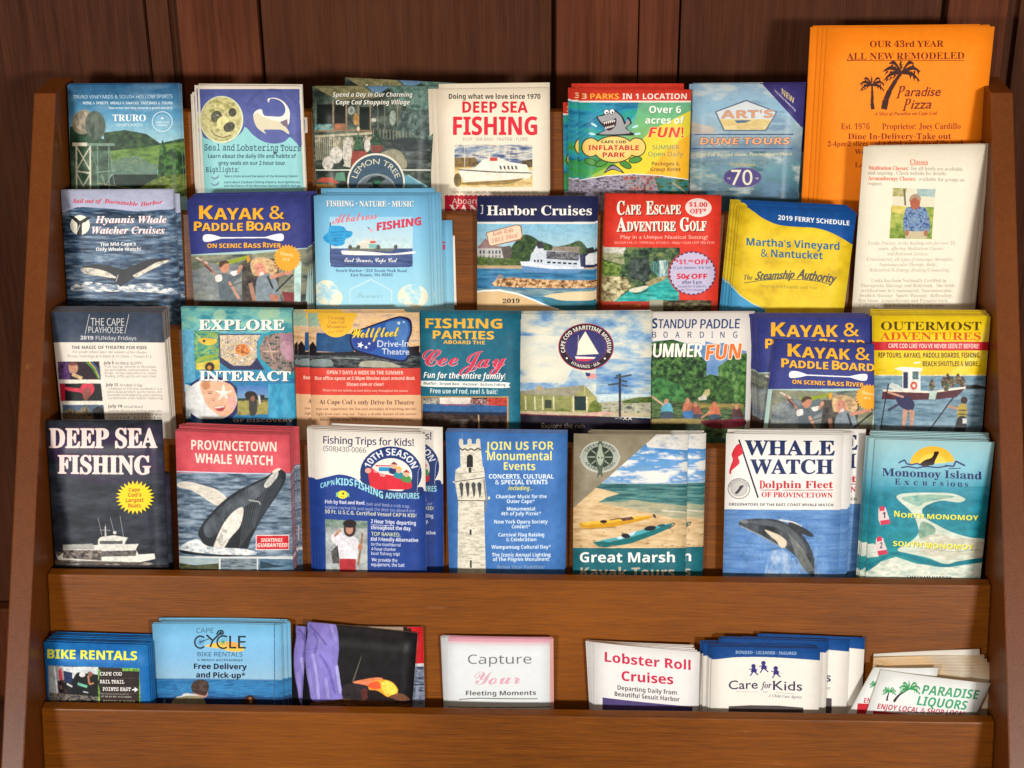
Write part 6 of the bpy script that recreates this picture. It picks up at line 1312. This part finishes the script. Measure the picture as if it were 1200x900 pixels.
K.S([(330, 600), (380, 500), (440, 520), (470, 560), (480, 700), (460, 810), (330, 800)], '14181c'); K.E(430, 520, 30, 24, 'd8d8dc'); K.L([(385, 610), (480, 640)], 26, '6cb49c'); K.N([(100, 700), (600, 740), (600, 900), (100, 900)], ['14141c', '3c3c40', '8c8478', '1c1c20'], 24, 18, 3); K.L([(275, 610), (330, 640)], 16, 'c8ccd0'); K.L([(440, 690), (490, 700)], 12, 'b0b8c0')
K.N([(590, 445), (1000, 460), (1030, 1000), (590, 1000)], ['3c6c24', '68a43c', '94bc64'], 20, 30, 4); K.P([(615, 470), (800, 470), (830, 485), (1000, 490), (1000, 730), (1000, 830), (620, 830), (610, 700), (590, 600)], '2c2424'); K.P([(590, 445), (830, 455), (830, 485), (600, 475)], '34302c'); K.P([(605, 700), (1000, 720), (1000, 830), (612, 830)], '302824')
for y in (550, 635, 700): K.L([(605, y), (1000, y + 10)], 4, '54484c')
K.M([(85, 430), (590, 440), (600, 1000), (100, 1000)], .4, 14, 14)
K.T('CAPE COD', 608, 528, 826, 530, 34, 'f0f0ec', 'm', .08); K.T('RAIL TRAIL', 608, 606, 850, 610, 34, 'f0f0ec', 'm', .08); K.T('POINTS EAST', 636, 680, 915, 684, 34, 'f0f0ec', 'm', .08); K.L([(930, 672), (975, 672)], 12, 'f0f0ec'); K.P([(955, 645), (992, 672), (955, 698)], 'f0f0ec')
K.T('Please share the trail and ride with care', 612, 716, 900, 724, 13, 'b8b0ac', 'x', .05); K.T('USE THE BIKE BELL WHEN PASSING', 618, 744, 925, 752, 15, 'b8b0ac', 'b'); K.T('BICYCLE SHOP', 640, 798, 960, 806, 24, 'b0a488', 'b')
K.P([(1000, 440), (1100, 440), (1130, 1000), (1030, 1000)], '1468b0')
K.finish(edge='2c3450')
K.place('bright blue bicycle hire leaflet with yellow lettering, bottom row left end', group='bicycle hire leaflets, bottom row', copies=[(2.4, .8, .4), (4.8, 2, .6, .1), (7.2, 2.6, 1.0), (9.6, 3.2, 1.4), (12, 4.2, 1.6, .2), (14.4, 5.6, 2.0)], copy_label='spare blue bicycle hire leaflet behind the front one')

K = Sheet('cycle', C(170, 715, 345, 1200), [(55, 112), (1092, 118), (1108, 765), (92, 762)], 5, 0.015, gloss=.4, ext=.2)
K.G([(100, '70b8e4'), (400, '7cb4dc'), (545, '8cb8d4'), (560, '1c5c94'), (640, '2c78b4'), (690, '1c4c84'), (720, '182c54'), (900, '182c54')]); K.N([(0, 560), (1200, 560), (1200, 700), (0, 700)], [None, '3c8cc4', '14508c'], 120, 14, 1, a=.6)
K.T('CAPE', 408, 188, 546, 188, 38, '4c7088', 'x', .02)
K.S([(480, 290), (560, 270), (650, 258), (720, 262), (770, 290), (790, 330), (700, 338), (600, 315), (500, 300)], 'e8bc50'); K.S([(650, 260), (730, 265), (740, 300), (670, 300)], 'd88448', .6)
DK = '18242c'
t = K.ep(440, 262, 44, 48); K.L([tuple(p) for p in np.concatenate([t[5:36]])], 13, DK); t = K.ep(625, 262, 50, 50); K.L([tuple(p) for p in t[6:35]], 13, DK)
K.L([(490, 205), (540, 250), (610, 180)], 14, DK); K.L([(540, 250), (520, 300)], 14, DK); K.L([(570, 200), (590, 170), (620, 172), (625, 195), (600, 200)], 11, DK)
for x, c in ((440, '2c6ca8'), (625, '3c8c5c')):
    for a in range(0, 180, 36): K.L([(x - 34 * cos(radians(a)), 262 - 34 * sin(radians(a))), (x + 34 * cos(radians(a)), 262 + 34 * sin(radians(a)))], 4, c)
K.L([(440, 262), (510, 235)], 6, DK); K.T('L', 674, 312, 730, 312, 100, DK, 'x', .03); K.T('E', 745, 312, 805, 312, 100, DK, 'x', .03)
K.T('BIKE RENTALS', 418, 375, 780, 378, 34, '2c4c64', 'x', .02); K.T('& BEACH ACCESSORIES', 418, 413, 780, 415, 17, '2c4c64', 'b'); K.T('Free Delivery', 390, 475, 815, 480, 42, '10182c', 'b', .05); K.T('and Pick-up*', 408, 544, 802, 550, 42, '10182c', 'b', .05)
K.S([(372, 640), (378, 590), (420, 562), (480, 566), (510, 600), (505, 650), (480, 690), (400, 680)], '3c2c28'); K.N([(376, 640), (380, 595), (440, 565), (505, 600), (495, 650)], ['342824', '5c4840'], 12, 20, 2, sm=True); K.S([(380, 655), (400, 670), (480, 690), (500, 655), (490, 700), (420, 700)], 'b8846c')
K.S([(290, 690), (320, 670), (400, 680), (440, 700), (480, 740), (480, 900), (220, 900), (240, 720)], 'd0d4d4'); K.S([(210, 760), (230, 715), (300, 695), (400, 690), (460, 705), (480, 760), (470, 900), (210, 900)], '8c8468'); K.S([(780, 760), (790, 710), (840, 685), (880, 705), (895, 760), (890, 900), (780, 900)], '34201c'); K.L([(840, 705), (850, 750)], 22, 'a06c44'); K.E(155, 735, 12, 26, '54708c')
K.R(1036, 112, 1042, 1000, '345c80')
K.M([(200, 560), (520, 560), (520, 900), (200, 900)], .25, 10, 10); K.finish(edge='88948c')
K.place('sky and sea bicycle leaflet with two heads above a dark horizon, bottom row', group='sky blue bicycle leaflets, bottom row', copies=[(2.2, .8, .8), (4.6, 4, .2), (7, 6.5, .4, .2), (10, 6.4, 1.4), (13, 3.5, 2.6, .2)], copy_label='spare sky and sea bicycle leaflet behind the front one')

K = Sheet('martial', C(335, 725, 505, 1200), [(170, 30), (1090, 122), (1045, 705), (135, 700)], 5, 0.013, gloss=.3, ext=.2)
K.F('18161a'); K.N([(420, 0), (1200, 0), (1200, 800), (420, 800)], ['121014', '1c1a1e'], 60, 60, 1)
K.S([(180, 30), (260, 35), (390, 48), (420, 90), (436, 240), (425, 380), (440, 480), (465, 620), (455, 680), (340, 690), (220, 680), (190, 560), (165, 420), (160, 260), (178, 130)], '8278c6')
for p, c in (([(200, 60), (280, 150), (330, 220)], '5c509c'), ([(170, 260), (300, 245), (425, 240)], '50448c'), ([(280, 300), (350, 420), (400, 600)], '645ab0'), ([(220, 300), (250, 450), (270, 650)], 'a8a4e4'), ([(420, 400), (445, 600)], 'b0b0e8'), ([(230, 120), (260, 190), (240, 280)], '6058a4'), ([(330, 500), (350, 650)], 'a098dc'), ([(190, 420), (215, 600)], '9890d8'), ([(370, 60), (410, 180)], '9c94dc')): K.S([(p[0][0] - 8, p[0][1])] + [(x + 10, y) for x, y in p] + [(x - 12, y) for x, y in p[::-1]], c, .75)
K.P([(545, 520), (625, 300), (618, 340), (560, 525)], '54544c'); K.S([(550, 530), (620, 510), (740, 490), (800, 500), (740, 540), (680, 560), (600, 545)], 'e08058')
K.S([(680, 560), (720, 520), (800, 505), (880, 530), (925, 590), (900, 640), (840, 650), (760, 600), (690, 590)], 'f0a030'); K.S([(800, 520), (870, 530), (915, 590), (890, 630), (830, 635), (790, 580)], 'f4d050'); K.S([(680, 545), (760, 520), (780, 580), (700, 580)], 'e45c34')
K.S([(470, 560), (560, 540), (670, 560), (680, 620), (640, 680), (480, 670)], '2a2428'); K.S([(620, 600), (660, 580), (680, 640), (640, 680)], '5c2c28'); K.S([(850, 650), (920, 620), (980, 630), (1020, 670), (930, 680)], '6c4430'); K.S([(680, 600), (800, 640), (900, 670), (700, 680)], '1c1416'); K.N([(470, 665), (720, 680), (1040, 690), (1040, 1000), (130, 1000), (200, 700)], ['2c1c14', '5c3c24', '7c4c2c'], 90, 10, 3)
K.M([(130, 20), (470, 20), (470, 700), (130, 700)], .22, 30, 60); K.M([(470, 480), (1040, 480), (1040, 720), (470, 720)], .5, 14, 10); K.finish(edge='8c7c68', bow=.001)
K.place('black photo card with a purple robe sleeve and a glowing orange helmet, bottom row', 'card', 'black photo cards, bottom row', copies=[(2, -10.5, -5.2, 0, 'second black photo card peeking out to the left with its purple sleeve')])
K = Sheet('redcard', C(335, 725, 505, 1200), [(560, 62), (1132, 72), (1150, 705), (600, 705)], 5, 0.008, gloss=.3, ext=.2)
K.F('181418'); K.R(1000, 40, 1200, 380, 'c81c24'); K.R(1000, 82, 1036, 120, '2c0c10'); K.R(600, 66, 970, 110, 'a08c78'); K.N([(1000, 380), (1200, 380), (1200, 1000), (1000, 1000)], ['4c5c74', '8c94a8', '34405c'], 60, 30, 1); K.L([(1050, 545), (1140, 548)], 9, '1c2440'); K.R(1000, 372, 1200, 396, 'c8ccd0')
K.finish(edge='a0948c')
K.place('red and blue-grey edge of a card behind the black photo card, bottom row', 'card')

K = Sheet('capture', C(510, 735, 660, 1200), [(58, 92), (1090, 100), (1098, 775), (85, 770)], 5, 0.009, gloss=.4, paper='d6dce0', ext=.2)
K.R(0, 60, 1200, 130, 'dca0b4'); K.RG(0, 126, 1200, 165, 'dcb4c2', 'd6dce0'); K.R(1075, 60, 1200, 1000, 'e0a8a4'); K.P([(60, 90), (120, 90), (115, 1000), (80, 1000)], 'd0d4d8')
K.T('Capture', 308, 335, 902, 330, 86, '6c6c70', 'x'); K.T('Your', 370, 530, 800, 520, 120, 'd0a0b0', 'c'); K.T('Fleeting Moments', 288, 632, 945, 628, 42, '54504c', 'b'); K.L([(225, 672), (400, 658), (960, 665)], 7, '4c4438'); K.R(120, 740, 1080, 748, '5c5444')
K.finish(edge='c890a0', bow=.0015)
K.place('small white and pink card with grey and pink lettering, bottom row, standing alone', 'card', 'white and pink cards, bottom row', copies=[(1.4, 1, .5, .2), (2.8, -.4, .9, -.2), (4.2, .5, .8)], copy_label='spare pink-edged card behind the front one')

K = Sheet('lobster', C(690, 735, 850, 1200), [(40, 130), (975, 208), (965, 740), (45, 730)], 5, 0.014, gloss=.4, paper='dfdede', ext=.2)
K.T('Lobster Roll', 140, 298, 892, 368, 84, 'bc2848', 'b', .02); K.T('Cruises', 288, 462, 740, 495, 84, 'bc2848', 'b', .02); K.T('Departing Daily from', 252, 543, 772, 588, 38, '504c50', 'b'); K.T('Beautiful Sesuit Harbor', 226, 598, 796, 648, 38, '504c50', 'b'); K.P([(120, 615), (910, 695), (910, 1000), (120, 1000)], '4c4074')
K.finish(edge='d0c0ac', bow=.0014)
LOB = [(2, .2, 3.0, .8), (4.2, .6, 5.2, 1.6), (6.6, .3, 7.0, 2.4), (9, 3.5, 8.0, 3.2)]
K.place('front white leaflet with crimson lettering and a purple band, bottom row', group='crimson lettered leaflets, bottom row', copies=[(2, .2, .3, -.8), (4.2, .5, .5, -1.8), (6.6, .8, .8, -2.6), (9, 3.0, 1.0, -3.2)], copy_label='spare crimson lettered leaflet fanned up behind the front one')

K = Sheet('care', C(815, 735, 1010, 1200), [(118, 135), (900, 155), (888, 622), (105, 618)], 5, 0.021, gloss=.42, paper='e2ded6', ext=.25)
K.S([(60, 60), (1000, 60), (1000, 250), (900, 240), (700, 225), (500, 215), (300, 215), (60, 220)], '14488c'); K.T('BONDED • LICENSED • INSURED', 290, 190, 728, 200, 22, '9cb4d4', 'b', .02)
K.T('Care', 240, 448, 448, 442, 62, '2c284c', 'p', .03); K.T('for', 470, 440, 548, 440, 46, '2c284c', 'i'); K.T('Kids', 560, 452, 768, 458, 66, '2c284c', 'p', .03); K.L([(290, 465), (450, 467)], 3, '9c98a0'); K.L([(580, 468), (720, 482)], 3, '9c98a0'); K.T('INC', 488, 472, 522, 472, 12, '8c8890', 'p'); K.T('A Child Care Agency', 524, 502, 766, 514, 20, '6c6874', 'i')
for x, y in ((418, 290), (490, 268), (578, 305)):
    K.E(x, y - 10, 16, 15, '2c2870'); K.P([(x - 10, y + 2), (x + 12, y + 2), (x + 26, y + 34), (x - 20, y + 34)], '2c2870'); K.L([(x - 8, y + 10), (x - 32, y + 14)], 6, '2c2870'); K.L([(x + 10, y + 10), (x + 28, y + 20)], 6, '2c2870'); K.L([(x - 4, y + 32), (x - 24, y + 60)], 8, '2c2870'); K.L([(x + 8, y + 32), (x + 34, y + 54)], 8, '2c2870')
K.P([(240, 570), (400, 562), (600, 565), (778, 580), (778, 1000), (235, 1000)], '4c4444')
K.finish(edge='54505c')
K.place('white card with three running child figures under a blue strip, bottom row', group='blue strip child care leaflets, bottom row',
        copies=[(2, -2, .2), (4, -3.4, 1.0), (6, -5.4, 2.0, -.4), (8.5, 5, 3.6, .3), (11, 6.5, 4, .4), (13, 23, 3.2, .8, 'blue strip leaflet showing to the right behind the running children card'), (15.5, 35, 4.6, 1.2, 'rearmost blue strip leaflet, its white right end against bare wood'), (10, -8, 2.6, -.6)], copy_label='spare blue strip leaflet behind the running children card')

K = Sheet('liquors_back', C(990, 745, 1190, 1200), [(205, 225), (660, 225), (600, 560), (28, 548)], 5, 0.0185, gloss=.45, paper='dce0e0', ext=.2)
palm(K, 203, 415, 217, 345, 46, 10, '2c8c4c', '2c242c'); K.T('ENJOY LOCAL', 131, 470, 391, 476, 34, 'b02c44', 'b', slant=.25); K.P([(91, 475), (391, 480), (371, 1000), (31, 1000)], 'c01c2c')
K.finish(edge='d8c8ac', bow=.001)
K.place('slanting white and red card peeking out left of the front one, bottom right', 'card', 'slanting liquor cards, bottom right')
K = Sheet('liquors', C(990, 745, 1190, 1200), [(292, 242), (1062, 338), (955, 562), (185, 552)], 5, 0.0215, gloss=.45, paper='dce0e0', ext=.3)
palm(K, 380, 462, 490, 370, 80, 14, '2c8c4c', '2c242c'); palm(K, 332, 455, 348, 392, 52, 10, '2c8c4c', '2c242c')
K.T('PARADISE', 574, 405, 968, 446, 62, '3c9468', 'b', .02, slant=.3); K.T('LIQUORS', 538, 482, 884, 520, 62, '3c9468', 'b', .02, slant=.3); K.T('ENJOY LOCAL & SHOP LOCAL', 262, 512, 880, 566, 36, 'b02c44', 'b', .01, slant=.3); K.P([(235, 526), (930, 590), (900, 1000), (200, 1000)], 'c01c2c')
K.finish(edge='d8c8ac', bow=.001)
K.place('front slanting white card with two green palm trees and green lettering, bottom right', 'card', 'slanting liquor cards, bottom right')
K = Sheet('liquors_rear', C(990, 745, 1190, 1200), [(235, 128), (975, 90), (1010, 560), (225, 560)], 5, 0.004, gloss=.5, paper='d8d4cc', ext=.2)
K.finish(edge='dcc49c', bow=.0003)
K.place('plain white back sheet standing highest at the bottom right, behind the slanting liquor cards', 'card', 'slanting liquor cards, bottom right')
K = Sheet('liquors_fan', C(990, 745, 1190, 1200), [(250, 150), (1030, 136), (1030, 560), (215, 560)], 5, 0.006, gloss=.5, paper='d8b080', ext=.2)
K.N([(0, 100), (1200, 100), (1200, 700), (0, 700)], ['c89860', 'dcb888', 'd0c0a8'], 400, 12, 3)
K.N([(600, 100), (1200, 100), (1200, 700), (700, 700)], [None, 'b8b0a0', 'd0ccc0'], 200, 14, 4, a=.8)
K.finish(edge='e8d0a8', bow=.0003)
K.place('tan paper edge sheet just in front of the highest white sheet, bottom right fan', 'card', 'tan sheets of the fan, bottom right',
        copies=[(-1.3, .4, -2.6, 1.0), (-2.5, -.4, -4.4, 2.0), (-3.7, .2, -6.0, 2.9), (-4.9, -.5, -7.8, 3.8), (-6.1, -.8, -9.6, 4.8)],
        copy_label='=%s tan sheet forward of the highest plain white one, bottom right fan')
bpy.data.objects.remove(_to)
